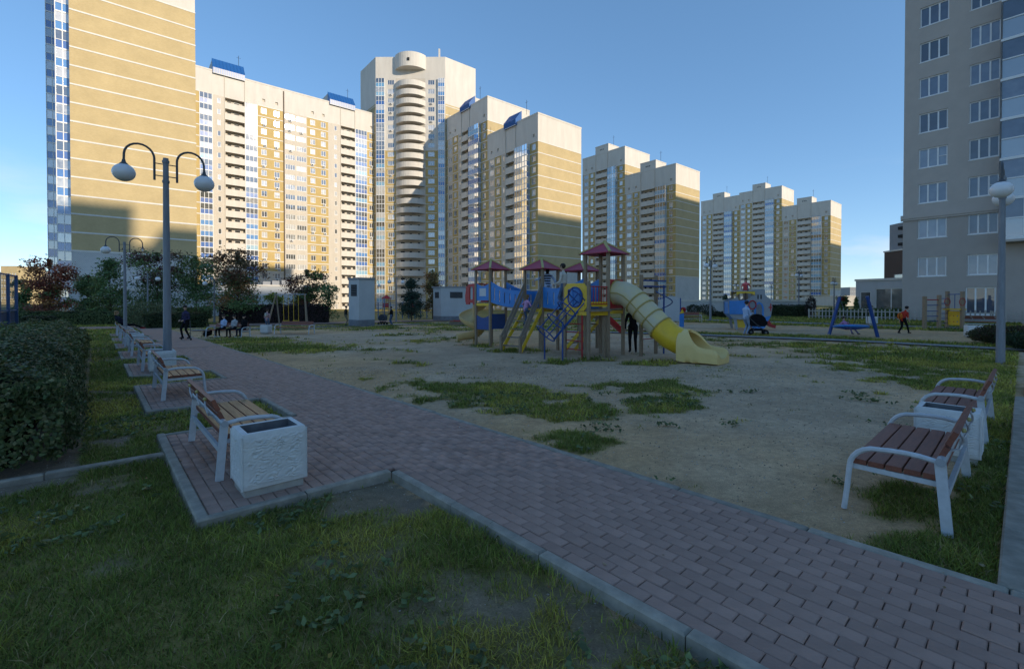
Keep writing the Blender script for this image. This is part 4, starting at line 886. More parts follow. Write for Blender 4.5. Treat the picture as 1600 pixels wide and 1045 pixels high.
    for q, t_ in ((fl, tl), (fr, tr)):
        z0 = gz(q.x, q.y)
        for dz, mt, nm, w in ((.52, WOODL, 'handrail', .10), (.24, WOODL, 'handrail', .10), (-.12, PYEL, 'stringer', .13)):
            m = MB(); m.beam(at(q, z0+dz) if nm == 'handrail' else at(q.lerp(t_, .02), z0+.02), at(t_, z2+dz+(.42 if nm == 'handrail' else .1)), .035, w); bld(m, nm, [mt])
    for i in range(5):
        u = (i+.7)/5.4; a = fl.lerp(tl, u); b = fr.lerp(tr, u); z0 = gz(fl.x, fl.y); m = MB(); m.beam(at(a, z0+(z2-z0)*u), at(b, z0+(z2-z0)*u), .16, .035); bld(m, 'step', [WOODL])
    # platform bay with the yellow porthole panel, red ladder and railing
    pa, pb = v2(882.6, 557), v2(919.5, 561); 
    post(pa, 2.26); post(pb, 2.28); zd = z3-.02; d = pb-pa; L = d.length; T = TR(pa.x, pa.y, 0) @ RZ(math.atan2(d.y, d.x)); nb = T3[1]-T3[0]
    m = MB(); n = 20; cz = 1.78; rr = .31; cx = L/2; ring = []; outer = []
    for i in range(n): a = 2*PI*i/n; ring.append((cx+rr*math.cos(a), cz+rr*math.sin(a))); k_ = max(abs(math.cos(a)), abs(math.sin(a))); outer.append((cx+(L/2-.03)*math.cos(a)/k_, cz+.45*math.sin(a)/k_))
    vs_ = [T @ Vector((x, y, z)) for y in (-.06, -.03) for lst in (ring, outer) for x, z in lst]; fs = []
    for i in range(n): j = (i+1) % n; fs += [(i, j, n+j, n+i), (2*n+i, 3*n+i, 3*n+j, 2*n+j), (i, 2*n+i, 2*n+j, j), (n+i, n+j, 3*n+j, 3*n+i)]
    m.add(vs_, fs); bld(m, 'porthole_panel', [PYEL])
    m = MB(); m.tube([T @ Vector((cx+.32*math.cos(a), -.075, cz+.32*math.sin(a))) for a in np.linspace(0, 2*PI, 24, endpoint=False)], .025, 6, 0, True); bld(m, 'porthole_ring', [PDBLUE], 50)
    q2, q3 = pb+Vector((.62, .62, 0)), pa+Vector((.62, .62, 0)); post(q2, zd-.02); post(q3, zd-.02)
    for i in range(6):
        m = MB(); a = pa.lerp(pb, (i+.08)/6); b = pa.lerp(pb, (i+.92)/6); dv = Vector((.62, .62, 0)); m.add([at(q, z) for z in (zd-.04, zd) for q in (a, b, b+dv, a+dv)], [(0, 3, 2, 1), (4, 5, 6, 7), (0, 1, 5, 4), (1, 2, 6, 5), (2, 3, 7, 6), (3, 0, 4, 7)]); bld(m, 'deck_plank', [WOODL])
    m = MB(); m.beam(at(pb, zd-.11), at(T3[0], zd-.11), .05, .13); bld(m, 'deck_beam', [PYEL]); m = MB(); m.beam(at(pa, zd-.11), at(pb, zd-.11), .05, .12); bld(m, 'deck_beam', [PYEL])
    m = MB(); m.beam(at(pb, zd-.02), at(T3[0], zd-.02), .3, .05); bld(m, 'deck_plank', [WOODL])
    for z in (2.12, 1.55):
        m = MB(); m.tube([at(pb, z), at(T3[0], z)], .018, 6); bld(m, 'red_rail', [PRED])
    for i in range(7):
        q = pb.lerp(T3[0], (i+.7)/7.4); m = MB(); m.tube([at(q, 1.55), at(q, 2.14)], .012, 5); bld(m, 'red_bar', [PRED])
    m = MB(); q0, q1 = pb.lerp(T3[0], .06), pb.lerp(T3[0], .94); m.beam(at(q0+Vector((.06, .06, 0)), 1.55), at(q1+Vector((.06, .06, 0)), 1.55), .02, .16); bld(m, 'kick_board', [PYEL])
    for i in range(4):
        z = gz(pa.x, pa.y)+.28+.28*i; m = MB(); m.tube([at(pa.lerp(pb, .08), z), at(pa.lerp(pb, .72), z)], .016, 6); bld(m, 'ladder_rung', [PRED])
    q = pa.lerp(pb, .74); m = MB(); m.tube([at(q, gz(q.x, q.y)-.05), at(q, zd-.1)], .028, 6); bld(m, 'ladder_post', [PRED])
    # blue ring tunnel climbing down to the left front
    e0 = pa.lerp(pb, .5)+Vector((0, -.1, 0)); f1_, f2_ = v2(851, 560), v2(879, 563); e1_ = (f1_+f2_)/2+Vector((-.25, -.02, 0)); A = at(e0, cz); B = at(e1_, .62); ax = (B-A).normalized(); up_ = Vector((0, 0, 1)); sd = ax.cross(up_).normalized(); nu = sd.cross(ax)
    if nu.z < 0: nu = -nu
    for i in range(4):
        c = A.lerp(B, i/3); m = MB(); m.tube([c+sd*.36*math.cos(a)+nu*.36*math.sin(a) for a in np.linspace(0, 2*PI, 22, endpoint=False)], .02, 6, 0, True); bld(m, 'climbing_ring', [PDBLUE], 50)
    for a in (.15*PI, .85*PI, 1.2*PI, 1.8*PI, 1.5*PI):
        off = sd*.36*math.cos(a)+nu*.36*math.sin(a); m = MB(); m.tube([A+off, B+off], .02, 6); bld(m, 'climbing_bar', [PDBLUE], 50)
    for q, tz in ((f1_, B), (f2_, B)):
        z = gz(q.x, q.y); m = MB(); m.tube([at(q, z-.05), at(q, 1.02 if q is f2_ else .66)], .026, 7); bld(m, 'climber_leg', [PDBLUE], 40)
    # tube slide on the right face of the tall tower
    mid = (T3[0]+T3[2])/2; dr = -g1; panel('red_plate', T3[0], T3[2], [(.04, z3+.02), (.96, z3+.02), (.96, 2.38), (.04, 2.38)], .04, [PRED]); st = mid+dr*.03
    S = [(0, 1.93), (.28, 1.91), (.5, 1.82), (.75, 1.62), (1.0, 1.38), (1.3, 1.1), (1.6, .82), (1.95, .55), (2.2, .44), (2.45, .38)]
    ctr = [at(st+dr*a, z) for a, z in S]
    def pipe(pts, r, mats, name, n=28):
        m = MB(); m.tube(pts, r, n, 0, False, False); rr_ = r-.02; m.tube(pts, rr_, n, 0, False, False); bld(m, name, mats, 60)
    pipe(ctr[:7], .40, [TUBEM], 'tube_segment'); pipe(ctr[6:], .405, [PYEL], 'tube_segment')
    for i in (0, 3, 4, 5, 6):
        a, b = ctr[max(i-1, 0)], ctr[min(i+1, len(ctr)-1)]; t = (b-a).normalized(); m = MB(); m.tube([ctr[i]-t*.018, ctr[i]+t*.018], .432, 28); fl_ = bld(m, 'flange', [FLANGE], 40)
        sdv = t.cross(Vector((0, 0, 1))).normalized(); upv = sdv.cross(t)
        for k in range(18):
            aa = 2*PI*k/18; c = ctr[i]+(sdv*math.cos(aa)+upv*math.sin(aa))*.418; m = MB(); m.tube([c-t*.03, c+t*.03], .011, 5); bld(m, 'bolt', [RIDGE], None, fl_)
    sdv = Vector((dr.y, -dr.x, 0))
    for sg in (-1, 1):                                                                # side seams along the tube
        m = MB(); m.tube([c+sdv*sg*.405 for c in ctr[:7]], .018, 6); bld(m, 'seam', [FLANGE], 40)
    # exit hood: full arch at the back sinking to a low lip
    m = MB(); K = 22; sect = []; base = at(st+dr*2.32, 0); zg = gz(base.x, base.y); r_i, r_o, zc = .385, .455, .49; na = 18
    ku = [0, .13, .2, .27, .34, .42, .5, .6, .72, .85, .94, 1]; kh = [.875, .873, .85, .79, .70, .59, .50, .45, .43, .42, .39, .31]
    for k in range(K):
        u = k/(K-1); p = base+dr*(1.2*u); hs = float(np.interp(u, ku, kh)); half = math.acos(max(-1, min(1, (zc-hs)/r_i))); inner = []; outer_ = []; nose = max(0, (u-.9)/.1)
        for j in range(na+1):
            a = -half+2*half*j/na; inner.append((r_i*math.sin(a), zc-r_i*math.cos(a)+.05*nose*(1-abs(a)/half))); sg = 1 if a >= 0 else -1; aa = abs(a)
            if aa >= PI/2: outer_.append((r_o*math.sin(a), zc-r_o*math.cos(a)))
            else:
                lim = min(half, PI/2); t = aa/lim; zt = min(hs, zc)
                outer_.append((sg*(r_o-.02*nose), zt*(t-.4)/.6) if t > .4 else (sg*(r_o-.02*nose)*t/.4, 0))
        if half < PI-.02:
            for e in (0, -1): outer_[e] = ((inner[e][0]+outer_[e][0])/2 if half < 1.8 else outer_[e][0], outer_[e][1]+.012)
        sect.append([p+sdv*x+Vector((0, 0, zg+z)) for x, z in inner]+[p+sdv*x+Vector((0, 0, zg+max(z, -.02))) for x, z in outer_])
    N1 = 19; k2 = 2*N1; fs = []
    for i in range(K-1):
        for j in range(N1-1): fs += [(i*k2+j, i*k2+j+1, (i+1)*k2+j+1, (i+1)*k2+j), (i*k2+N1+j, (i+1)*k2+N1+j, (i+1)*k2+N1+j+1, i*k2+N1+j+1)]
        fs += [(i*k2, (i+1)*k2, (i+1)*k2+N1, i*k2+N1), (i*k2+N1-1, i*k2+k2-1, (i+1)*k2+k2-1, (i+1)*k2+N1-1)]
    for i in (0, K-1):
        for j in range(N1-1): fs.append((i*k2+j, i*k2+N1+j, i*k2+N1+j+1, i*k2+j+1))
    m.add([v for s_ in sect for v in s_], fs); bld(m, 'slide_exit', [HOODM], 65)
    # climbing pole and rungs on the far right
    pr = [Vector((*P(1002, 480, 15.6).xy, 0)), Vector((*P(1025, 480, 16.2).xy, 0))]
    for q in pr: post(q, 2.55)
    for z in (.35, .65):
        m = MB(); m.tube([at(pr[0], z), at(pr[1], z)], .016, 6); bld(m, 'ladder_rung', [PRED])
    for z in (2.35, 2.15):
        m = MB(); m.tube([at(pr[0], z), at(pr[1]+Vector((.35, 0, 0)), z)], .025, 6); bld(m, 'blue_bar', [PDBLUE])
    c = pr[1]+Vector((.26, -.05, 0)); m = MB(); m.tube([at(c, gz(c.x, c.y)-.05), at(c, 2.2)], .03, 8); bld(m, 'spiral_pole', [PDBLUE], 40)
    m = MB(); m.tube([at(c, 2.15-2.0*u)+Vector((.28*math.cos(2.4*PI*2*u+2), .28*math.sin(2.4*PI*2*u+2), 0)) for u in np.linspace(0, 1, 46)], .02, 6); bld(m, 'spiral_bar', [PDBLUE], 50)
    # small red slide end and steps under the back tower
    q = Vector((*G(966, 527).xy, 0)); chute([at(q+Vector((.9, .5, 0))*(-u)+Vector((.2, .3, 0)), .75*u+.0) for u in np.linspace(0, 1, 6)], .5, .18, 'red_slide', [PRED])
    for i in range(5):
        a = Vector((*P(884, 480, 16.9).xy, 0)); u = i/5; m = MB(); m.beam(at(a+g2*.1+g1*(-.25*i), .1+.24*i), at(a+g2*.75+g1*(-.25*i), .1+.24*i), .18, .035); bld(m, 'step', [WOODL])
    for off in (.1, .75):
        a = Vector((*P(884, 480, 16.9).xy, 0))+g2*off; m = MB(); m.beam(at(a+g1*.15, -.2), at(a-g1*1.2, 1.2), .035, .12); bld(m, 'stringer', [PYEL])
playground()
# ------------------------------------------------------------------ ship playhouse
def ship():
    sc_ = .0361*.98; o = ON(*G(1172, 515).xy); rz = R(-14); root = thing('ship_playhouse', 'blue and grey ship shaped playhouse with red slide', 'playground', o, rz); s = lambda px, py: ((px-1172)*sc_, (515.5-py)*sc_)
    GREY = mat('play_grey', (.30, .31, .33), (.26, .27, .29), 3, .5)
    def pl(name, pts, y0, y1, m): mb = MB(); mb.prism([s(*p) for p in pts], y0, y1); return mb.build(name, [m], root)
    arch = [(1180.5, 499), (1180.5, 480), (1182, 475), (1185, 472.5), (1188, 475), (1189.5, 480), (1189.5, 499)]
    hull = [(1139, 469), (1152, 462), (1156, 468), (1168, 466), (1175, 460), (1178, 450), (1190, 449.5), (1194, 451), (1194, 459), (1202, 466), (1205, 478), (1203, 492), (1198, 502), (1194, 512), (1188, 516)]
    for y in (0, 1.5):
        pl('grey_side', hull[:9]+[(1194, 459)]+[(1202, 466), (1205, 478), (1203, 492), (1189.6, 499)]+arch[::-1]+[(1180.4, 499.2), (1175, 499.5), (1155, 499), (1146, 497), (1139.5, 489)], y, y+.05, GREY)
        pl('blue_bow', [(1178, 499.3), (1203, 492.3), (1198, 502), (1194, 512), (1188, 515.5), (1176, 514), (1174, 504)], y-.02, y+.06, PBLUE)
    pl('arch_frame', [(1178, 499), (1178, 480), (1180, 473.5), (1185, 470), (1190, 473.5), (1192, 480), (1192, 495)]+arch[::-1], -.035, -.003, PBLUE)
    pl('blue_panel', [(1140, 468.5), (1170, 467.5), (1170, 490.5), (1140.5, 490.5)], -.06, -.002, PBLUE); pl('blue_panel', [(1140, 468.5), (1170, 467.5), (1170, 490.5), (1140.5, 490.5)], 1.552, 1.61, PBLUE)
    pl('stern_box', [(1141, 470), (1150, 470), (1150, 499), (1141, 490)], .051, 1.498, PBLUE)
    pl('yellow_hull', [(1151, 496), (1164, 496), (1168, 513), (1153, 512)], .2, .24, PYEL); pl('grey_leg', [(1146, 491), (1152, 497), (1154, 515.5), (1151, 515.5)], .05, .15, GREY); pl('grey_leg', [(1146, 491), (1152, 497), (1154, 515.5), (1151, 515.5)], 1.35, 1.45, GREY)
    pl('deck', [(1150, 451.5), (1177, 451.5), (1177, 453), (1150, 453)], -.05, 1.55, GREY)
    for y in (-.06, 1.56): pl('yellow_valance', [(1151, 453.2), (1178.5, 453.2), (1178.5, 459.5), (1174, 457), (1164, 455.5), (1155, 457), (1151, 459.5)], y, y+.04, PYEL)
    for px in (1153, 1163, 1176):
        for y in (.08, 1.42): mb = MB(); x0, z0 = s(px, 516); z1 = s(px, 453)[1]; mb.box(x0-.05, y-.05, 0 if px == 1176 else s(px, 499)[1], x0+.05, y+.05, z1); mb.build('post', [WOOD], root)
    pl('red_seat', [(1161, 441.5), (1167.5, 441.5), (1168, 452.5), (1162, 452.5)], .0, .05, PRED); pl('mast', [(1163.5, 453.3), (1166, 453.3), (1166, 468), (1163.5, 468)], .0, .1, BROWN)
    m = MB(); cx, cz = s(1175, 475); m.tube([(cx+.19*math.cos(a), -.06, cz+.24*math.sin(a)) for a in np.linspace(0, 2*PI, 18, endpoint=False)], .03, 6, 0, True); m.build('red_ring', [PRED], root, 50)
    m = MB(); m.lathe([(.001, 0), (.17, 0)], 16); m.v = [(cx+x, -.012, cz+y*1.25) for x, y, z in m.v]; m.build('porthole', [GREYP], root)
    for px in (1183.5, 1188): pl('eye_slot', [(px-1, 459), (px, 458), (px+1, 459), (px+1, 465), (px, 466), (px-1, 465)], -.006, -.001, DARK)
    pl('red_cross', [(1201.5, 473), (1203, 473), (1203, 485), (1201.5, 485)], -.02, -.001, PRED); pl('red_cross', [(1199, 478), (1204.2, 478), (1204.2, 480), (1199, 480)], -.024, -.021, PRED)
    m = MB(); path = [(1199, 496), (1203, 505), (1207, 511), (1214, 513)]
    for (a, b) in zip(path, path[1:]): x0, z0 = s(*a); x1, z1 = s(*b); m.beam((x0, .8, z0), (x1, .8, z1), .5, .05); m.beam((x0, .55, z0+.07), (x1, .55, z1+.07), .05, .16); m.beam((x0, 1.05, z0+.07), (x1, 1.05, z1+.07), .05, .16)
    m.build('red_slide', [PRED], root)
ship()
# ------------------------------------------------------------------ nest swing, climbing frame, fence, cage, booths, other play gear
def nest_swing():
    a, b = G(1295, 522), G(1372, 525.5); o = (a+b)/2; root = thing('nest_swing', 'nest swing with round blue seat between two slanted blue posts', 'swing', o); Y = o.y
    ta, tb = P(1312, 464, a.y), P(1355, 463, b.y)
    for p, t in ((a, ta), (b, tb)): m = MB(); m.tube([p-o-Vector((0, 0, .1)), t-o], .075, 12); m.build('post', [PDBLUE], root, 40)
    c = P(1329.5, 510.5, Y)-o; T = RY(R(3)) @ RX(R(-6)); m = MB(); m.tube([c+T @ Vector((.68*math.cos(q), .68*math.sin(q), 0)) for q in np.linspace(0, 2*PI, 30, endpoint=False)], .055, 8, 0, True); m.build('seat_ring', [PBLUE], root, 50)
    m = MB()
    for i in range(-5, 6):
        w = math.sqrt(max(0, .66**2-(i*.115)**2))
        for ax in (0, 1):
            pts = [(u*w, i*.115, -.13*(1-u*u)*(1-(i/6)**2)) if ax == 0 else (i*.115, u*w, -.13*(1-u*u)*(1-(i/6)**2)) for u in np.linspace(-1, 1, 7)]; m.tube([c+T @ Vector(p) for p in pts], .016, 4)
    m.build('rope_net', [PDBLUE], root)
    for t, sg in ((ta-o, -1), (tb-o, 1)):
        for q in (-.9, .9): m = MB(); e = c+T @ Vector((.68*math.cos(q)*sg, .68*math.sin(q), 0)); m.tube([t-Vector((sg*.03, 0, .12)), e], .012, 5); m.build('chain', [ARMM], root)
nest_swing()
def climbing_frame():
    o = ON(*G(1478, 514).xy); Y = o.y; root = thing('climbing_frame', 'small wooden climbing frame with red rings and yellow wall at the right', 'playground', o); pp = {}
    for px, top, dy in ((1444.5, 463, 0), (1467, 461, .3), (1480, 455, 1.2), (1503.5, 455.5, .2)):
        b = P(px, 500, Y+dy); z = P(px, top, Y+dy).z; pp[px] = b; m = MB(); m.box(b.x-.075-o.x, b.y-.075-o.y, -.08, b.x+.075-o.x, b.y+.075-o.y, z-o.z); m.build('post', [WOOD], root)
    def bar(a, b, z, r, mt, nm): m = MB(); A, B = pp[a], pp[b]; m.tube([(A.x-o.x, A.y-o.y, z), (B.x-o.x, B.y-o.y, z)], r, 6); m.build(nm, [mt], root)
    bar(1444.5, 1467, 1.72, .03, PRED, 'red_bar')
    for z in (1.4, 1.05, .75, .45): bar(1444.5, 1467, z, .022, PDBLUE, 'blue_rung')
    for z in (.3, .6, .9, 1.2, 1.5, 1.8): bar(1467, 1480, z, .022, PDBLUE, 'blue_rung')
    bar(1480, 1503.5, 2.05, .025, PDBLUE, 'blue_bar')
    A, B = pp[1480]-o, pp[1503.5]-o; m = MB(); m.beam((A.x, A.y, .62), (B.x, B.y, .62), .04, .85); w = m.build('yellow_wall', [PYEL], root); m = MB(); m.beam((A.x-.05, A.y, 1.15), (B.x, B.y, 1.15), .5, .08); m.build('platform', [PYEL], root)
    for t in (.15, .4, .65, .9):
        for z in (.4, .75): c = A.lerp(B, t); m = MB(); m.ell((c.x, c.y-.06, z), (.05, .04, .04), 8); m.build('climbing_hold', [PRED if t < .5 else PBLUE], w)
    for q in (A, B): m = MB(); m.tube([(q.x+.18*math.cos(a)-.1, q.y-.1, 1.6+.22*math.sin(a)) for a in np.linspace(0, 2*PI, 14, endpoint=False)], .02, 5, 0, True); m.build('red_ring', [PRED], root)
    m = MB(); c = (A+B)/2; m.tube([(c.x, c.y, 1.2), (c.x, c.y, 2.05)], .02, 6); m.build('blue_pole', [PDBLUE], root)
climbing_frame()
PICK = mat('weathered_picket', (.40, .37, .33), (.30, .275, .25), 5, .85, .15, 0, 30, .15)
def picket_fence():
    A = P(1264, 499, 43.5); B = P(1650, 500, 32.5); a = Vector((A.x, A.y, 0)); b = Vector((B.x, B.y, 0)); L = (b-a).length; root = thing('picket_fence', 'weathered wooden picket fence in front of the grey house', 'fence', (a.x, a.y, 0), math.atan2(b.y-a.y, b.x-a.x)); h = .95; m = MB(); m.prism([(-.045, .05), (.045, .05), (.045, h-.06), (0, h), (-.045, h-.06)], -.012, .012); me = m.mesh('picket', [PICK]); n = int(L/.27)
    for i in range(n): o = put('picket', me, root, (i*.27, random.uniform(-.004, .004), -.0+random.uniform(-.03, .03))); o.rotation_euler = (0, random.gauss(0, .02), 0)
    for z in (.25, .72): m = MB(); m.box(-.1, .0145, z-.04, L, .05, z+.04); m.build('rail', [PICK], root)
    for i in range(int(L/2.4)+1): m = MB(); m.box(i*2.4-.05, .052, -.2, i*2.4+.05, .15, .9); m.build('post', [PICK], root)
picket_fence()
def sports_cage():
    BLU = mat('cage_blue', (.05, .11, .26), (.04, .09, .21), 4, .5); NETM = mat('cage_net', (.12, .13, .14), (.10, .11, .12), 4, .6)
    a = Vector((*P(26, 500, 20.5).xy, 0)); b = Vector((*P(-60, 500, 14.5).xy, 0)); L = (b-a).length; z = gz(a.x, a.y); h = P(26, 430, 20.5).z-z; root = thing('sports_cage', 'tall blue mesh fence of the sports court at the left edge', 'fence', (a.x, a.y, z), math.atan2(b.y-a.y, b.x-a.x)); n = 5
    for i in range(n+1): x = L*i/n; m = MB(); m.box(x-.05, -.05, -.2, x+.05, .05, h+.25*(i > 2)); m.build('post', [BLU], root)
    for zz in (.08, h*.5, h-.05): m = MB(); m.box(0, -.025, zz-.03, L, .025, zz+.03); m.build('rail', [BLU], root)
    m = MB(); s_ = .11
    for i in range(int(L/s_)): m.box(i*s_-.006, -.032, .1, i*s_+.006, -.0265, h-.05)
    for i in range(int(h/s_)): m.box(0, -.038, i*s_+.1-.006, L, -.0325, i*s_+.1+.006)
    o = m.build('wire_mesh', [NETM], root); tag(o, kind='stuff')
    for i in range(n): 
        m = MB(); m.box(L*i/n+.06, -.06, .1, L*(i+1)/n-.06, -.045, h*.48) if i < 2 else m.box(L*i/n+.06, -.06, .1, L*(i+1)/n-.06, -.045, .5); m.build('board', [BLU], root)
sports_cage()
STONE = mat('plinth_stone', (.24, .25, .27), (.17, .18, .2), 3, .85, .2, .4, 20)
def booth(label, px0, pxc, px1, base, top, Y, win, win2=None):
    c = P(pxc, base, Y); a = P(px0, base, Y+1.2); b = P(px1, base, Y+.9); z0 = gz(c.x, c.y); h = P(pxc, top, Y).z-z0; root = thing('vent_booth', label, 'booth', (c.x, c.y, z0), 0, 'pale ventilation booths'); A = Vector((a.x-c.x, a.y-c.y, 0)); B = Vector((b.x-c.x, b.y-c.y, 0)); D = A+B; pts = [Vector((0, 0, 0)), B, D, A]
    def pr(name, z0_, z1_, k, m): mb = MB(); cen = D/2; q = [cen+(p-cen)*k for p in pts]; mb.add([(p.x, p.y, z) for z in (z0_, z1_) for p in q], [(0, 1, 2, 3), (4, 5, 6, 7)]+[(i, (i+1) % 4, (i+1) % 4+4, i+4) for i in range(4)]); return mb.build(name, [m], root)
    pr('wall', .55, h-.18, 1, PALE); pr('roof', h-.178, h, 1.07, GREYP)
    nb = 4                                                       # stone faced plinth, course by course
    for k in range(3):
        for e, (p, q) in enumerate(((pts[0], pts[1]), (pts[3], pts[0]))):
            d = q-p; nr = Vector((d.y, -d.x, 0)).normalized(); nr = nr if (nr.dot(D) < 0) else -nr
            n = max(2, int(d.length/.55)); off = .5*(k % 2)
            for i in range(n):
                u0, u1 = (i)/n, (i+1)/n-.015; mb = MB(); z0_ = .185*k-.05; t = random.uniform(.02, .045); v = [p+d*u0, p+d*u1]; mb.add([(w.x+o.x, w.y+o.y, z) for z in (z0_, z0_+.17) for w, o in ((v[0], nr*t), (v[1], nr*t), (v[1], Vector()), (v[0], Vector()))], [(0, 1, 2, 3), (4, 5, 6, 7), (0, 1, 5, 4), (1, 2, 6, 5), (3, 0, 4, 7), (2, 3, 7, 6)]); mb.build('plinth_stone', [STONE], root)
    pr('plinth', -.1, .548, .995, STONE)
    for (p, q, spec) in ((pts[3], pts[0], win), (pts[0], pts[1], win2)):
        if not spec: continue
        d = q-p; nr = Vector((d.y, -d.x, 0)).normalized(); nr = nr if nr.dot(D) < 0 else -nr; u0, u1, zz0, zz1 = spec; m = MB(); e0, e1_ = p+d*u0, p+d*u1; dn = d.normalized()
        m.add([(w.x, w.y, z) for z in (h*zz0, h*zz1) for w in (e0+nr*.02, e1_+nr*.02, e1_-nr*.0, e0-nr*.0)], [(0, 1, 2, 3), (4, 5, 6, 7), (0, 1, 5, 4), (1, 2, 6, 5), (3, 0, 4, 7)], 0)
        vent = m.build('vent_opening', [DARK], root)
        for i in range(7): z = h*(zz0+(zz1-zz0)*(i+.5)/7); m = MB(); m.beam(at3(e0+nr*.04, z), at3(e1_+nr*.04, z), .05, .02); m.build('louvre', [GREYP], vent)
at3 = lambda p, z: Vector((p.x, p.y, z))
booth('tall pale ventilation booth with a stone plinth standing on the bare ground', 545, 561, 585.5, 511, 433.5, 40, (.25, .8, .62, .86))
booth('low wide pale ventilation booth behind the spiral slide', 677, 689, 745, 497, 447.5, 57, (.25, .75, .66, .84), (.25, .6, .66, .84))
def sandbox():
    a = ON(*G(703, 508).xy); root = thing('sandbox', 'low wooden sandbox with red and yellow rims behind the spiral slide', 'sandbox', a, R(-6)); 
    for x0, x1, mt in ((0, 1.1, PRED), (1.1, 2.6, PYEL)):
        m = MB(); m.box(x0+.06, -.03, 0, x1-.06, .03, .34); m.build('board', [WOODL], root); m = MB(); m.box(x0+.06, -.1, .341, x1-.06, .1, .39); m.build('rim', [mt], root); m = MB(); m.box(x0+.06, 1.47, 0, x1-.06, 1.53, .34); m.build('board', [WOODL], root); m = MB(); m.box(x0+.06, 1.4, .341, x1-.06, 1.6, .39); m.build('rim', [PRED], root)
    for x in (0, 1.1, 2.6):
        for y in (0, 1.5): m = MB(); m.box(x-.06, y-.06, -.1, x+.06, y+.06, .5); m.build('post', [WOOD], root)
sandbox()
def wooden_swing(label, px0, px1, top, base, Y, lean=.5):
    a = P(px0, base, Y); b = P(px1, base, Y); z = gz(a.x, a.y); h = P(px0, top, Y).z-z; root = thing('wooden_swing', label, 'swing', (a.x, a.y, z), math.atan2(b.y-a.y, b.x-a.x)); L = (b-a).length
    for x in (.45, L-.45):
        sg = -1 if x < L/2 else 1
        for dx, dy in ((sg*.45, -.7), (0, .6)): m = MB(); m.beam((x+dx, dy, -.1), (x, 0, h), .1, .1); m.build('leg', [WOOD if dx else WOODL], root)
    m = MB(); m.tube([(.3, 0, h-.06), (L-.3, 0, h-.06)], .04, 8); m.build('crossbar', [RAILM], root)
    for c in (L*.38, L*.64):
        for dx in (-.22, .22): m = MB(); m.tube([(c+dx, 0, h-.08), (c+dx, .05, .45)], .018, 5); m.build('hanger', [PYEL], root)
        m = MB(); m.box(c-.25, -.1, .42, c+.25, .15, .46); m.build('seat', [PYEL], root)
wooden_swing('wooden frame swing with yellow hangers behind the boys', 424, 484, 459, 500, 42)
def far_play():
    BFE = mat('fence_blue', (.10, .17, .28), (.08, .14, .24), 4, .5)
    a = P(572, 490, 66); b = P(705, 490, 66); z = gz(a.x, a.y); L = b.x-a.x; root = thing('blue_post_fence', 'open blue post fence round the far sunlit playground', 'fence', (a.x, a.y, z))
    n = 14
    for i in range(n+1): x = L*i/n; m = MB(); m.box(x-.06, -.06, -.1, x+.06, .06, 2.9 if i % 2 else 2.3); m.build('post', [BFE], root)
    for zz in (.9, 1.9, 2.25): m = MB(); m.box(0, -.03, zz-.03, L, .03, zz+.03); m.build('rail', [BFE], root)
    for px, Y, lb in ((604, 92, 'far small red play tower left of the spruce'), (648, 97, 'far small red and yellow play tower behind the spruce'), (683, 93, 'far small red play tower right of the spruce')):
        c = P(px, 490, Y); z = gz(c.x, c.y); t = thing('far_play_tower', lb, 'playground', (c.x, c.y, z))
        for sx in (-.6, .6):
            for sy in (-.6, .6): m = MB(); m.box(sx-.06, sy-.06, -.1, sx+.06, sy+.06, 2.9); m.build('post', [WOOD], t)
        m = MB(); m.add([(-.9, -.9, 2.9), (.9, -.9, 2.9), (.9, .9, 2.9), (-.9, .9, 2.9), (0, 0, 3.7)], [(0, 1, 4), (1, 2, 4), (2, 3, 4), (3, 0, 4), (0, 1, 2, 3)]); m.build('roof', [PRED], t)
        m = MB(); m.box(-.6, -.66, 1.2, .6, -.62, 2.0); m.build('side_panel', [PRED], t); m = MB(); m.box(-.6, -.6, 1.05, .6, .6, 1.18); m.build('deck', [PYEL], t)
        m = MB(); m.beam((.6, -.2, 1.15), (2.4, -.2, .15), .5, .06); m.build('slide', [PYEL], t)
far_play()
def sign_board():
    o = ON(*P(1052, 500, 33).xy); root = thing('sign_board', 'white rounded board on a blue post behind the tube slide', 'sign', o, R(-6)); w = .45
    m = MB(); m.prism([(-w*2, .3), (w, .3), (w, 1.9), (w*.6, 2.05), (-w*.2, 2.1), (-w*.9, 2.05), (-w*1.4, 1.9), (-w*2, 1.85)], 0, .04); m.build('board', [PALE], root); m = MB(); m.box(w+.01, -.02, -.1, w+.08, .05, 1.95); m.build('post', [PDBLUE], root)
    o2 = ON(*P(1066, 500, 31).xy); r2 = thing('spring_figure', 'small red, yellow and blue play figure by the far bench', 'toy', o2); m = MB(); m.box(-.18, -.05, 0, .1, .05, .9); m.build('base', [PBLUE], r2); m = MB(); m.lathe([(.001, 0), (.18, 0)], 14); m.v = [(x+.08, -.02+.06*(i % 2), y+1.15) for i, (x, y, z) in enumerate(m.v)]; m.build('head', [PRED], r2); m = MB(); m.prism([(-.2, .85), (.1, .95), (.0, 1.2)], -.05, .0); m.build('beak', [PYEL], r2)
sign_board()
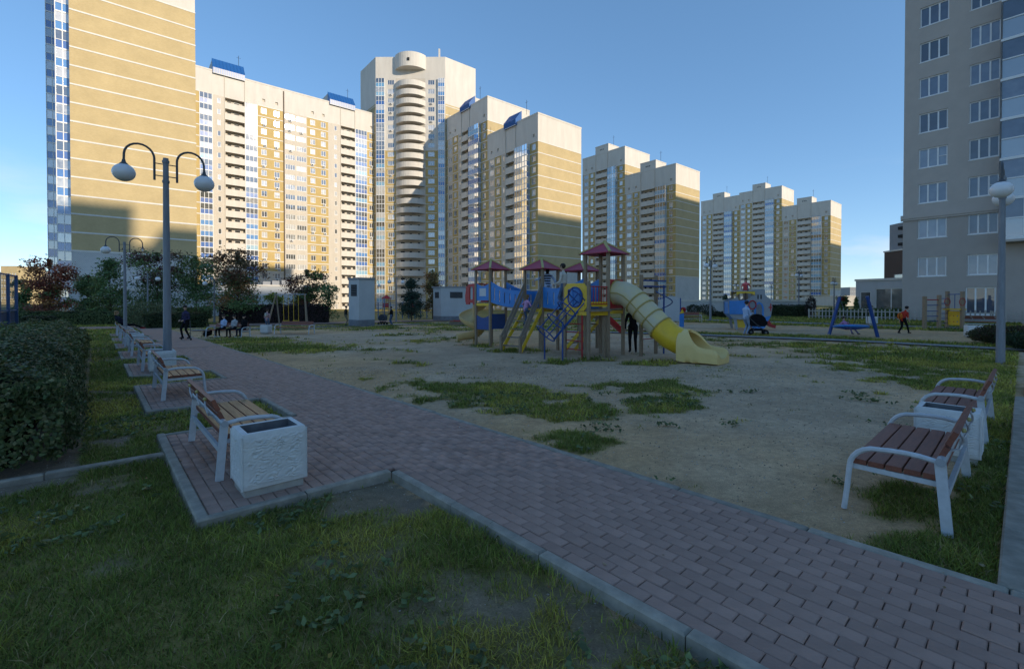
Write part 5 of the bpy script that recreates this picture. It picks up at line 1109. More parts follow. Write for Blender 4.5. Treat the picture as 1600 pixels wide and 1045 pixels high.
# ------------------------------------------------------------------ grass
GRASSM = attr_mat('grass_blades', .55, .25, .42, .12, 2)
LEAFM = attr_mat('leaf', .5, .3, .25, .15, 1.5)
def grass_field(name, zone, dens, h0, w0, label, seed):
    rg = np.random.default_rng(seed); x0, x1, y0, y1 = zone; n = int((x1-x0)*(y1-y0)*dens); x = rg.uniform(x0, x1, n); y = rg.uniform(y0, y1, n)
    z = gzn(x, y)-SINK; p, q = PQ(x, y); z = z+(fbm(x*.8, y*.8, 21)-.5)*.05*(np.abs(x) < 30)*(y < 40)
    px, py = proj(x, y, z); m = grass_mask(x, y); k = (px > -160) & (px < 1760) & (py < 1200) & (m > rg.uniform(.12, .95, n)) & ~on_path(p, q, .01)
    # nothing grows inside bins, booths or trunks; keep clear of the hedge core
    x, y, z, p, q, m = x[k], y[k], z[k], p[k], q[k], m[k]; n = len(x)
    big = fbm(x*.9, y*.9, 31); fine = fbm(x*4, y*4, 37)
    h = h0*rg.uniform(.4, 1.5, n)*(.25+1.5*fine)*(.6+.5*m); az = rg.uniform(0, 2*PI, n); lean = rg.uniform(.5, 2.4, n)*h; bend = lean*rg.uniform(.4, 1.0, n)
    w = w0*rg.uniform(.6, 1.3, n); dx, dy = np.cos(az), np.sin(az); sx, sy = -dy, dx
    V = np.empty((n, 5, 3)); 
    V[:, 0] = np.stack([x-sx*w, y-sy*w, z-.01], 1); V[:, 1] = np.stack([x+sx*w, y+sy*w, z-.01], 1)
    mx, my = x+dx*lean*.4, y+dy*lean*.4; V[:, 2] = np.stack([mx+sx*w*.75, my+sy*w*.75, z+h*.6], 1); V[:, 3] = np.stack([mx-sx*w*.75, my-sy*w*.75, z+h*.6], 1)
    V[:, 4] = np.stack([x+dx*(lean*.5+bend*.6), y+dy*(lean*.5+bend*.6), z+h], 1)
    f = np.arange(n)[:, None]*5+np.array([[0, 1, 2, 0, 2, 3, 3, 2, 4]]); 
    g = np.array([.29, .315, .05]); yl = np.array([.48, .40, .085]); st = np.array([.36, .28, .14]); dk = np.array([.165, .205, .038])
    t = np.clip((big-.40)*4.5+rg.normal(0, .16, n), 0, 1)[:, None]; c = dk*(1-t)+g*t; t2 = np.clip((big-.52)*4.5+(fine-.5)*1.5+rg.normal(0, .22, n), 0, .72)[:, None]; c = c*(1-t2)+yl*t2
    sm = (rg.uniform(0, 1, n) < .07)[:, None]; c = np.where(sm, st, c); c = c*rg.uniform(.45, 1.6, (n, 1))
    col = np.repeat(c, 5, 0)
    o = put(name, fast_mesh(name, V.reshape(-1, 3), f, 3, GRASSM, col)); tag(o, label, 'grass', None, 'stuff'); return n
grass_field('lawn_grass', (-6.5, 7.5, .9, 6.2), 5600, .036, .0029, 'short uneven lawn grass in the foreground', 1)
grass_field('lawn_grass', (-15, 17, 6.2, 13), 1300, .04, .007, 'worn turf in the middle of the courtyard', 2)
grass_field('lawn_grass', (-31, 33, 13, 26), 300, .075, .013, 'sparse grass farther across the courtyard', 3)
grass_field('lawn_grass', (-48, 50, 26, 50), 75, .09, .028, 'far strips of grass before the hedges', 4)
def leaf_quads(C, size, rg, flat=0.0, aspect=.55, nrm=None):
    n = len(C); a = rg.normal(0, 1, (n, 3)); a[:, 2] *= (1-flat); a /= np.linalg.norm(a, axis=1, keepdims=True)
    b = rg.normal(0, 1, (n, 3)); b[:, 2] *= (1-flat)
    if nrm is not None: a = a-nrm*(a*nrm).sum(1, keepdims=True)*.75; a /= np.linalg.norm(a, axis=1, keepdims=True); b = np.cross(nrm+rg.normal(0, .45, (n, 3)), a)
    b -= a*(a*b).sum(1, keepdims=True); b /= np.linalg.norm(b, axis=1, keepdims=True)+1e-9; s = np.asarray(size).reshape(-1, 1)*np.ones((n, 1)); m = a*s*.12
    V = np.stack([C-a*s*.5, C+b*s*.5*aspect-m, C+a*s*.5, C-b*s*.5*aspect-m], 1); return V.reshape(-1, 3), np.arange(n*4).reshape(-1, 4)
def scatter_plants():                                      # broad-leaved weeds and fallen leaves
    rg = np.random.default_rng(11); C = []; S = []; K = []
    n = 5200; x = rg.uniform(-6, 7, n); y = rg.uniform(1.2, 9, n); p, q = PQ(x, y); m = grass_mask(x, y); nn = fbm(x*1.1, y*1.1, 77); ok = (~on_path(p, q, .03)) & (((m > .25) & (nn > .50)) | ((m < .3) & (nn > .68)))
    for X, Y in zip(x[ok], y[ok]):
        r = rg.integers(4, 8); z = gz(X, Y)-SINK
        for i in range(r): a = rg.uniform(0, 2*PI); d = rg.uniform(.01, .05); C.append((X+d*math.cos(a), Y+d*math.sin(a), z+rg.uniform(.02, .06))); S.append(rg.uniform(.03, .07)); K.append(np.array([.11, .145, .05])*rg.uniform(.6, 1.6)+np.array([.01, .01, .012]))
    C = np.array(C); V, f = leaf_quads(C, np.array(S), rg, .55, .6); o = put('broadleaf_weeds', fast_mesh('broadleaf_weeds', V, f, 4, LEAFM, np.repeat(np.array(K), 4, 0))); tag(o, 'small broadleaf weeds among the grass', 'weeds', None, 'stuff')
    n = 1500; x = np.concatenate([rg.uniform(-6, 8, n), rg.normal(-4.6, .8, 420)]); y = np.concatenate([rg.uniform(1, 18, n), rg.normal(5.6, .9, 420)]); p, q = PQ(x, y); k = (rg.uniform(0, 1, len(x)) < np.where(on_path(p, q), .12, .38)) ; x, y, p, q = x[k], y[k], p[k], q[k]; z = gzn(x, y)+np.where(on_path(p, q), .036, .012)
    cs = np.array([[.32, .22, .05], [.24, .12, .04], [.36, .28, .16], [.18, .13, .06]])[rg.integers(0, 4, len(x))]; V, f = leaf_quads(np.stack([x, y, z], 1), rg.uniform(.015, .04, len(x)), rg, .93, .6); o = put('fallen_leaves', fast_mesh('fallen_leaves', V, f, 4, LEAFM, np.repeat(cs, 4, 0))); tag(o, 'scattered fallen leaves and litter on ground and paving', 'leaves', None, 'stuff')
scatter_plants()
def grit():                                                # pebbles and crumbs of earth on bare ground and paving edges
    rg = np.random.default_rng(19); n = 26000; x = rg.uniform(-6, 10, n); y = rg.uniform(1, 13, n)**1.0; p, q = PQ(x, y); m = grass_mask(x, y); on = on_path(p, q); k = (rg.uniform(0, 1, n) < np.where(on, .035, np.where(m < .35, .75, .05)))
    x, y, on = x[k], y[k], on[k]; n = len(x); r = rg.uniform(.0025, .009, n)*(.6+.09*y); z = gzn(x, y)+np.where(on, .032, -SINK+(fbm(x*.8, y*.8, 21)-.5)*.05)+r*.3
    D = np.array([[1, 0, 0], [-1, 0, 0], [0, 1, 0], [0, -1, 0], [0, 0, .7], [0, 0, -.7]]); V = np.stack([x, y, z], 1)[:, None]+D[None]*r[:, None, None]*rg.uniform(.6, 1.4, (n, 6, 1)); Fo = np.array([[0, 2, 4], [2, 1, 4], [1, 3, 4], [3, 0, 4], [2, 0, 5], [1, 2, 5], [3, 1, 5], [0, 3, 5]])
    f = (Fo[None]+(np.arange(n)*6)[:, None, None]).reshape(-1, 3); c = np.array([[.34, .28, .2], [.45, .41, .36], [.2, .16, .12], [.55, .52, .48]])[rg.integers(0, 4, n)]
    o = put('gravel', fast_mesh('gravel', V.reshape(-1, 3), f, 3, LEAFM, np.repeat(c, 6, 0))); tag(o, 'loose pebbles and crumbs of earth', 'gravel', None, 'stuff')
grit()
# ------------------------------------------------------------------ hedges, shrubs, trees
BARK = mat('bark', (.10, .075, .055), (.06, .045, .035), 8, .9, .1, .5, 25)
def hedge(label, a, b, wid, h, cols, size, dens, name='hedge', group=None, lump=.18, seed=0, near=False):
    rg = np.random.default_rng(seed+101); a = Vector((a.x, a.y)); b = Vector((b.x, b.y)); d = b-a; L = d.length; za, zb_ = gz(a.x, a.y), gz(b.x, b.y); root = thing(name, label, 'hedge', (a.x, a.y, za), math.atan2(d.y, d.x), group)
    area = L*(wid+2*h)+2*wid*h; n = int(area*dens); slope = (zb_-za)/L
    u = rg.uniform(0, 1, n); F_ = L*wid; fr = rg.uniform(0, area, n); x = rg.uniform(0, L, n); y = rg.uniform(-wid/2, wid/2, n); z = rg.uniform(.05, h, n); N = np.zeros((n, 3))
    top = fr < F_; s1 = (fr >= F_) & (fr < F_+L*h); s2 = (fr >= F_+L*h) & (fr < F_+2*L*h); e1_ = (fr >= F_+2*L*h) & (fr < F_+2*L*h+wid*h); e2_ = fr >= F_+2*L*h+wid*h
    z[top] = h; N[top] = (0, 0, 1); y[s1] = -wid/2; N[s1] = (0, -1, 0); y[s2] = wid/2; N[s2] = (0, 1, 0); x[e1_] = 0; N[e1_] = (-1, 0, 0); x[e2_] = L; N[e2_] = (1, 0, 0)
    lm = fbm(x*1.3+y*.7+7, z*1.3+y*1.1+3, seed+3)-.5; lm2 = fbm(x*4.1+y*3, z*4.1+y*2.2, seed+5)-.5
    # round the shoulders and let the surface swell and sink
    rd = .35 if lump < .3 else .6; edge = np.clip((z-(h-rd))/rd, 0, 1); ye = np.clip((np.abs(y)-(wid/2-rd))/rd, 0, 1); xe = np.clip(np.maximum(rd-x, x-(L-rd))/rd, 0, 1); rnd = np.maximum(edge*ye, edge*xe)*rd*.42
    off = lump*(1.5*lm+.8*lm2)-rnd+rg.normal(0, .03, n)-np.abs(rg.normal(0, .05, n)); C = np.stack([x, y, z], 1)+N*off[:, None]; C[:, 2] -= rnd; C[:, 2] = np.maximum(C[:, 2], .03)+slope*C[:, 0]
    V, f = leaf_quads(C, size*rg.uniform(.6, 1.35, n), rg, 0, .62, N); cs = np.array(cols)[rg.integers(0, len(cols), n)]*rg.uniform(.85, 1.8, (n, 1))*np.array([1.12, 1, .85])
    put('foliage', fast_mesh('foliage', V, f, 4, LEAFM, np.repeat(cs, 4, 0)), root)
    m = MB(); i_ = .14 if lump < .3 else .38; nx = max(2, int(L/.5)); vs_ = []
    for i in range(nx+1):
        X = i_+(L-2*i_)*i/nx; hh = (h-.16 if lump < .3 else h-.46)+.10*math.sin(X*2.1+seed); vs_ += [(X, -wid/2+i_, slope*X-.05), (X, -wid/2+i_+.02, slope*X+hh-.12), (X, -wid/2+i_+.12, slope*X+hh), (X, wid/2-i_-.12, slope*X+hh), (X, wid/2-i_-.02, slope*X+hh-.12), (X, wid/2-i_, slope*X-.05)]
    m.add(vs_, [(i*6+j, i*6+j+1, (i+1)*6+j+1, (i+1)*6+j) for i in range(nx) for j in range(5)]+[(0, 1, 2, 3, 4, 5), tuple(nx*6+j for j in range(6))]); m.build('dark_core', [mat('hedge_core', (.018, .024, .012), (.01, .014, .008), 12, .95, .05, .8, 30, dist=.05)], root)  # solid dark filler core added inside the leaf shell
HG = [(.05, .085, .036), (.065, .105, .042), (.042, .07, .032), (.085, .12, .055), (.13, .15, .09)]
V2 = lambda v: Vector((v.x, v.y))
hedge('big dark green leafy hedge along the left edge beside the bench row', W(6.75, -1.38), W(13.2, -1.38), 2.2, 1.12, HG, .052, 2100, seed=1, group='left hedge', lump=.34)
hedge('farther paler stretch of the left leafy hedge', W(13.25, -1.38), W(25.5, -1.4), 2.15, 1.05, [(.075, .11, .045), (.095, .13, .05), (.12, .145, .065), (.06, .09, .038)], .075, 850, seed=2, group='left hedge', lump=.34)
hedge('long low clipped hedge across the back on the left', P(15, 480, 43), P(292, 480, 45), 1.5, 1.25, HG[:4], .13, 260, seed=3)
hedge('dark clipped hedge beside the sports cage', P(24, 480, 29.5), P(92, 480, 31), 1.6, 1.05, [(.022, .036, .018), (.03, .045, .02)], .1, 420, seed=4)
hedge('dark clipped hedge block behind the scooter boy', P(226, 480, 36), P(322, 480, 39), 1.5, 1.2, [(.022, .038, .018), (.03, .05, .022)], .1, 380, seed=5)
hedge('dark purple barberry hedge behind the swing', P(345, 480, 46), P(512, 480, 50), 1.6, 1.9, [(.022, .014, .02), (.03, .018, .024), (.02, .016, .018)], .13, 300, seed=6)
hedge('dark clipped hedge behind the ship playhouse', P(1200, 480, 50), P(1268, 480, 48), 1.4, 1.25, [(.022, .036, .018), (.028, .045, .02)], .12, 300, seed=7)
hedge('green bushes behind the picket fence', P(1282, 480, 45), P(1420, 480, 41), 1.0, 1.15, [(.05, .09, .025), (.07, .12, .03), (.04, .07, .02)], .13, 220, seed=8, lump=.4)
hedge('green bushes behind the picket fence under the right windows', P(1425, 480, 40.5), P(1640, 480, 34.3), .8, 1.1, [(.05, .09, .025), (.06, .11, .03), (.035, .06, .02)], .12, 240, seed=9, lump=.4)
hedge('dark ivy along the parking wall behind the trees', P(120, 480, 62), P(330, 480, 66), 1.2, 1.6, HG[:3], .2, 110, seed=10)
def shrub(label, px, top, Y, hw, cols, size, n, seed, name='shrub', hk=1.0):
    rg = np.random.default_rng(seed+500); c = P(px, 480, Y); z0 = gz(c.x, c.y); h = (P(px, top, Y).z-z0)*hk; r = hw*Y/720; root = thing(name, label, 'shrub', (c.x, c.y, z0))
    a = rg.normal(0, 1, (n, 3)); a /= np.linalg.norm(a, axis=1, keepdims=True); rr = rg.uniform(.45, 1.0, n)**.6; l = fbm(a[:, 0]*2.2+5, a[:, 1]*2.2+a[:, 2]*2.2+9, seed)-.5; rr = rr*(1+.75*l)
    C = a*rr[:, None]*np.array([r, r, h*.52]); C[:, 2] += h*.5; C[:, 2] = np.maximum(C[:, 2], .04); V, f = leaf_quads(C, size*rg.uniform(.6, 1.4, n), rg, 0, .6); cs = np.array(cols)[rg.integers(0, len(cols), n)]*rg.uniform(.6, 1.4, (n, 1)); put('foliage', fast_mesh('foliage', V, f, 4, LEAFM, np.repeat(cs, 4, 0)), root)
    m = MB()
    for i in range(6): q = 2*PI*i/6+seed; m.tube([(0.05*math.cos(q), .05*math.sin(q), -.05), (r*.3*math.cos(q), r*.3*math.sin(q), h*.4), (r*.6*math.cos(q), r*.6*math.sin(q), h*.8)], [.03, .02, .008], 5)
    m.build('stems', [BARK], root)
GD = [(.022, .036, .018), (.03, .045, .02), (.026, .04, .02)]
shrub('pale green silvery bush behind the lamp on the left', 236, 471, 38, 36, [(.12, .15, .07), (.15, .18, .09), (.09, .12, .055)], .13, 4200, 1)
shrub('low grey green bush before the red maple', 122, 481, 44, 16, [(.06, .08, .045), (.05, .07, .035)], .14, 900, 2)
for i, (px, top, Y, hw, lb) in enumerate(((1036, 482, 52, 9, 'small dark bush left of the far bench row'), (1058, 480, 53, 12, 'dark bush just behind the far reddish bench'), (1083, 475, 56, 11, 'round dark bush before the pale wall, nearest the slide'), (1104, 475, 57, 14, 'round dark bush before the pale wall behind the lamp'), (1117, 486, 48, 12, 'dark bush right of the lamp by the ship'), (1133, 486, 46, 11, 'dark bush left of the ship playhouse'))): shrub(lb, px, top, Y, hw, GD, .12, 1500, 10+i)
shrub('dark round shrub at the left end of the picket fence', 1267, 463, 46, 8, [(.03, .022, .022), (.02, .018, .018), (.04, .03, .026)], .11, 1500, 20)
shrub('brownish barberry shrub at the foot of the right lamp', 1573, 507, 17.5, 38, [(.045, .04, .02), (.06, .03, .018), (.05, .06, .02), (.035, .045, .018)], .055, 7000, 21)
shrub('olive shrub beside the right white bin', 1543, 512, 18.6, 24, [(.06, .075, .022), (.045, .06, .02), (.08, .08, .025)], .055, 5000, 22)
shrub('dark green low shrub right of the lamp at the frame edge', 1612, 520, 15.6, 34, [(.03, .055, .022), (.025, .045, .02)], .055, 5000, 23)
def tree(label, px, top, Y, hw, cols, topcols=None, n=5000, size=.2, z0f=.12, seed=0, shape='round', name='tree', trunk=.09):
    n = int(n*1.55); size = size*1.08; hw = hw*.92; rg = np.random.default_rng(seed+900); c = P(px, 480, Y); g = gz(c.x, c.y); H = P(px, top, Y).z-g; r = hw*Y/720; root = thing(name, label, 'tree', (c.x, c.y, g)); z0 = H*z0f; nk = 46; cl = []; ck = []
    for i in range(nk):
        v = rg.uniform(0, 1); zz = z0+(H-z0)*(.06+.94*v)
        prof = {'round': math.sin(PI*min(1, .12+.80*(1-abs(v-.38)/.72)))*.95+.05, 'cone': (1-v)**.75+.08, 'spruce': (1-v)+.03}[shape]; a = rg.uniform(0, 2*PI); d = r*prof*math.sqrt(rg.uniform(.06, 1)); cl.append((d*math.cos(a), d*math.sin(a), zz)); ck.append(v)
    cl = np.array(cl); ck = np.array(ck); id_ = rg.integers(0, nk, n); sg = np.array([r*.20, r*.20, H*.042]); C = cl[id_]+rg.normal(0, 1, (n, 3))*sg; C[:, 2] = np.maximum(C[:, 2], z0*.7)
    lead = rg.uniform(0, 1, n) < .04; C[lead] = np.stack([rg.normal(0, r*.05, lead.sum()), rg.normal(0, r*.05, lead.sum()), H*rg.uniform(.9, 1.03, lead.sum())], 1)
    V, f = leaf_quads(C, size*rg.uniform(.6, 1.4, n), rg, .2, .6); cb = np.array(cols)[rg.integers(0, len(cols), nk)]
    if topcols is not None:
        tcs = np.array(topcols)[rg.integers(0, len(topcols), nk)]; sel = (ck+rg.normal(0, .22, nk)) > .62; cb = np.where(sel[:, None], tcs, cb)
    cs = cb[id_]*rg.uniform(1.0, 2.9, (n, 1)); put('crown', fast_mesh('crown', V, f, 4, LEAFM, np.repeat(cs, 4, 0)), root)
    m = MB(); m.tube([(0, 0, -.15), (.02*r, 0, H*.3), (-.02*r, .02*r, H*.65), (0, 0, H*.97)], [trunk, trunk*.75, trunk*.4, .012], 7)
    for i in rg.permutation(nk)[:22]: b = cl[i]; z = max(z0*.7, b[2]-r*.55); z = min(z, H*.85); m.tube([(0, 0, z), (b[0]*.5, b[1]*.5, z+(b[2]-z)*.62), tuple(b)], [trunk*.4, trunk*.22, .008], 5)
    m.build('trunk', [BARK], root, 50)
GR = [(.06, .10, .04), (.075, .12, .045), (.05, .085, .036), (.09, .125, .045)]; RD = [(.14, .04, .03), (.18, .058, .035), (.11, .045, .032)]; OR = [(.19, .095, .036), (.14, .09, .04), (.09, .095, .04)]
tree('red leaved maple at the left in front of the brick tower bays', 78, 408, 46, 36, RD+OR[:2]+GR[:1], RD, 5200, .19, .1, 1, name='maple_tree')
tree('dark green tree far left behind the cage', 34, 441, 62, 14, GR[:3], None, 2200, .24, .1, 2)
tree('small round green tree left of the pale garage', 139, 432, 52, 22, GR, None, 2800, .2, .2, 3)
tree('slender green tree before the brick tower', 172, 410, 48, 29, GR, None, 3600, .19, .1, 4, 'cone')
tree('large tree with dark red top left of the tall lamp', 246, 398, 53, 44, GR, [(.06, .025, .022), (.05, .02, .02), (.05, .04, .024)], 5600, .2, .1, 5)
tree('large green tree right of the tall lamp', 306, 403, 55, 42, GR, None, 5400, .21, .1, 6)
tree('tree turning orange beside the three boys', 372, 397, 46, 40, OR+GR[:2], [(.08, .04, .022), (.06, .05, .025)], 5200, .19, .16, 7)
tree('tree half red half green behind the wooden swing', 480, 424, 52, 35, [(.06, .09, .03), (.08, .11, .035), (.05, .03, .025), (.09, .03, .025)], [(.07, .1, .03), (.06, .028, .024)], 4600, .19, .12, 8)
tree('small thin dark tree left of the tall booth', 513, 447, 50, 17, GR[:3], None, 1500, .17, .1, 9)
tree('small tree turning brown behind the low booth', 676, 425, 64, 14, [(.05, .06, .025), (.08, .055, .025), (.045, .06, .028)], OR, 2600, .2, .15, 10)
tree('small feathery yellow green tree by the swing', 432, 459, 49, 15, [(.13, .15, .03), (.10, .13, .03)], None, 1300, .16, .4, 11)
tree('blue green spruce between the two booths', 643, 441, 56, 21, [(.022, .042, .03), (.03, .05, .036), (.018, .034, .026)], None, 5200, .16, .08, 12, 'spruce', 'spruce_tree')
tree('tiny dark spruce left of the ship playhouse', 1133, 461, 78, 7, [(.022, .04, .028), (.03, .05, .034)], None, 1400, .22, .05, 13, 'spruce', 'spruce_tree')
tree('small tree beyond the fence left of the pavilion', 1316, 464, 62, 9, GR[:3]+RD[:1], None, 1500, .2, .15, 14)
tree('small spruce in front of the pavilion', 1338, 466, 58, 5, GR[:2], None, 900, .18, .05, 15, 'spruce', 'spruce_tree')
# ------------------------------------------------------------------ people
SKIN = mat('skin', (.50, .32, .24), (.46, .29, .21), 8, .55, .3); EYE_M = mat('eye_dark', (.02, .015, .012))
def cloth(n, c, c2=None, sc=12): return mat('cloth_'+n, c, c2, sc, .9, .1, .3, 60, dist=.004)
def ik(a, b, l1, l2, hint):
    a = Vector(a); b = Vector(b); d = b-a; L = min(d.length, (l1+l2)*.995); d.normalize(); b = a+d*L; x = (l1*l1-l2*l2+L*L)/(2*L); h = math.sqrt(max(l1*l1-x*x, 0)); hv = Vector(hint); hv = hv-d*hv.dot(d)
    return a+d*x+hv.normalized()*h, b
def human(label, loc, rz, H, pelvis=(0, 0, .93), lean=(0, .02), hands=((-.22, .1, .86), (.22, .1, .86)), feet=((-.1, 0, .05), (.1, 0, .05)), knee=(0, 1, 0), elbow=(0, -1, -.3), head=(0, .02), top=None, legs=None, shoe=None, hair=(.03, .022, .016), hairlong=0, sleeve=True, look=0.0, hood=None, headpitch=0, group=None, girth=1.1, stripe=None):
    s = H/1.75; top = top or cloth('grey', (.3, .3, .3)); legs = legs or cloth('navy', (.04, .05, .08)); shoe = shoe or cloth('shoe', (.03, .03, .03)); B = []; V = lambda *a: Vector(a)
    p = V(*pelvis); ch = p+V(lean[0], lean[1], .44); nk = ch+V(lean[0]*.35, lean[1]*.4, .13); hd = nk+V(head[0], head[1]+.01, .155); fwd = V(math.sin(look), math.cos(look), -math.sin(headpitch)).normalized(); w = p.lerp(ch, .45)
    B += [(p+V(-.07, 0, 0), p+V(.07, 0, 0), .108*girth, .108*girth, 1), (p, w, .125*girth, .12*girth, 0), (w, ch-V(0, 0, .05), .125*girth, .14*girth, 0), (ch+V(-.12, 0, -.01), ch+V(.12, 0, -.01), .078, .078, 0), (ch, nk, .075, .055, 0), (nk, hd-V(0, 0, .05), .05, .052, 2)]
    B += [(hd+V(0, 0, .035), hd-V(0, 0, .045)+fwd*.02, .098, .07, 2), (hd+fwd*.085-V(0, 0, .01), hd+fwd*.112-V(0, 0, .028), .016, .014, 2)]
    side = fwd.cross(V(0, 0, 1)).normalized()
    for q in (-1, 1): B.append((hd+side*.088*q, hd+side*.1*q+V(0, 0, .02), .018, .016, 2))
    for i, sg in enumerate((-1, 1)):
        sh = ch+V(sg*.185, 0, -.02); e, hnd = ik(sh, hands[i], .29, .27, V(sg*.5+elbow[0], elbow[1], elbow[2])); B += [(sh, e, .057, .046, 0), (e, hnd, .044, .033, 0 if sleeve else 2)]
        d = (hnd-e).normalized(); pm = hnd+d*.07; B.append((hnd, pm, .03, .033, 2)); u = d.orthogonal().normalized(); v = d.cross(u)
        for k, (o, ln) in enumerate(((-.026, .055), (-.009, .068), (.009, .064), (.026, .05))): B.append((pm+u*o, pm+u*o+d*ln*.7+v*.012, .0105, .009, 2)); B.append((pm+u*o+d*ln*.7+v*.012, pm+u*o+d*ln+v*.03, .009, .008, 2))
        B.append((hnd+u*.03+d*.015, hnd+u*.055+d*.06+v*.01, .012, .010, 2))
        hp = p+V(sg*.092, 0, -.04); kn, ft = ik(hp, V(*feet[i])+V(0, 0, .035), .44, .43, knee if not isinstance(knee[0], tuple) else knee[i]); B += [(hp, kn, .088*girth, .06, 1), (kn, ft, .058, .045, 1)]
        toe = V((kn-ft).x*0, 1, 0); B += [(ft-V(0, .04, .03), ft+V(sg*.015, .13, -.045), .045, .036, 3)]
    m = MB()
    for a, b, ra, rb, k in B:
        a, b = a*s, b*s; ra, rb = ra*s, rb*s; m.ell(a, (ra, ra, ra), 10); m.ell(b, (rb, rb, rb), 10)
        if (b-a).length > 1e-4: m.tube([a, b], [ra, rb], 10)
    me0 = bpy.data.meshes.new('raw'); me0.from_pydata(m.v, [], m.f); ob = bpy.data.objects.new('raw', me0); COL.objects.link(ob); rm = ob.modifiers.new('r', 'REMESH'); rm.mode = 'VOXEL'; rm.voxel_size = .0135*s; smm = ob.modifiers.new('s', 'SMOOTH'); smm.factor = .5; smm.iterations = 3
    me = bpy.data.meshes.new_from_object(ob.evaluated_get(bpy.context.evaluated_depsgraph_get())); bpy.data.objects.remove(ob); me.name = 'person_body'
    n = len(me.polygons); cen = np.empty(n*3); me.polygons.foreach_get('center', cen); cen = cen.reshape(-1, 3); best = np.full(n, 9.0); mi = np.zeros(n, int)
    for a, b, ra, rb, k in B:
        A = np.array(a*s); D = np.array((b-a)*s); t = np.clip(((cen-A)@D)/max(D@D, 1e-9), 0, 1); dist = np.linalg.norm(cen-A-t[:, None]*D, axis=1)-(ra+(rb-ra)*t)*s; k_ = dist < best; best[k_] = dist[k_]; mi[k_] = k
    mats = [top, legs, SKIN, shoe]
    if stripe: mats.append(stripe); zz = cen[:, 2]/s; tor = (mi == 0) & (np.abs(cen[:, 0]/s-p.x) < .17) ; mi[tor & (np.mod(zz, .11) < .05)] = 4
    for q in mats: me.materials.append(q)
    me.polygons.foreach_set('material_index', mi.astype(np.int32)); me.polygons.foreach_set('use_smooth', np.ones(n, bool)); me.update()
    root = put('person', me, None, loc, rz); tag(root, label, 'person', group)
    hm = mat('hair_%d' % int(sum(hair)*1000), hair, tuple(c*.6 for c in hair), 40, .6, .3, .8, 60, stretch=(3, 3, .5)) if not hood else hood
    hb = MB(); c = (hd+V(0, 0, .04)-fwd*.018)*s; Tn = Matrix.Rotation(-look, 3, 'Z'); hb.ell(c, (.108*s, .116*s, .108*s), 14, 0, Tn)
    if hairlong: hb.ell((hd-fwd*.06-V(0, 0, .06+hairlong*.4))*s, (.085*s, .06*s, (.1+hairlong*.5)*s), 12, 0, Tn)
    if hood: hb.ell((hd-fwd*.05-V(0, 0, .05))*s, (.11*s, .1*s, .13*s), 12, 0, Tn)
    hb.build('hood' if hood else 'hair', [hm], root, 60)
    for q in (-1, 1): e = MB(); e.ell((hd+fwd*.088+side*.034*q+V(0, 0, .012))*s, (.011*s, .008*s, .008*s), 8); e.build('eye', [EYE_M], root)
    return root
JEANS = cloth('jeans', (.10, .15, .24), (.07, .11, .19)); BLACK = cloth('black', (.012, .012, .014)); DNAVY = cloth('dark_navy', (.02, .024, .04)); WSHOE = cloth('white_shoe', (.6, .6, .6)); REDS = cloth('red_shoe', (.42, .03, .03))
PLAID = cloth('plaid', (.055, .05, .12), (.03, .03, .05), 22); LBLUE = cloth('light_blue', (.42, .52, .70), (.36, .46, .64)); GREYH = cloth('grey_hoodie', (.42, .42, .43)); PINK = cloth('pink', (.55, .30, .48)); CORAL = cloth('coral', (.72, .16, .18)); ROSE = cloth('rose_jacket', (.45, .28, .30)); REDT = cloth('red_shirt', (.45, .045, .03)); KHAKI = cloth('khaki', (.2, .17, .12)); DOLIVE = cloth('dark_olive', (.04, .042, .036)); LJEANS = cloth('pale_jeans', (.26, .33, .45)); CREAM = cloth('cream', (.55, .52, .46)); PURP = cloth('purple_jacket', (.16, .13, .24)); LILAC = cloth('lilac', (.42, .22, .40))
g_ = lambda px, py: ON(*G(px, py).xy)
# boy with a kick scooter
sb = g_(291, 532); human('boy in dark plaid shirt standing with a kick scooter on the path', sb+Vector((0, 0, .11)), PI-.25, 1.62, hands=((-.12, .24, .98), (.1, .26, .98)), feet=((-.13, -.08, .05), (.13, .1, .05)), top=PLAID, legs=BLACK, look=-.9)
def scooter():
    t = thing('kick_scooter', 'dark kick scooter held by the boy in plaid shirt', 'scooter', sb+Vector((0, .02, .03)), R(-22)); m = MB(); m.box(-.35, -.06, .06, .22, .06, .085); m.build('deck', [ARMM], t)
    for x in (-.38, .33): w = MB(); w.tube([(x, -.015, .05), (x, .015, .05)], .05, 14); w.build('wheel', [BLACK], t)
    m = MB(); m.tube([(.22, 0, .075), (.3, 0, .12), (.3, 0, .2), (.27, 0, .98)], .016, 8); m.tube([(.33, -.02, .05), (.3, 0, .14)], .012, 6); m.build('steering_column', [ARMM], t); m = MB(); m.tube([(.27, -.2, .98), (.27, .2, .98)], .016, 8); m.build('handlebar', [BLACK], t)
scooter()
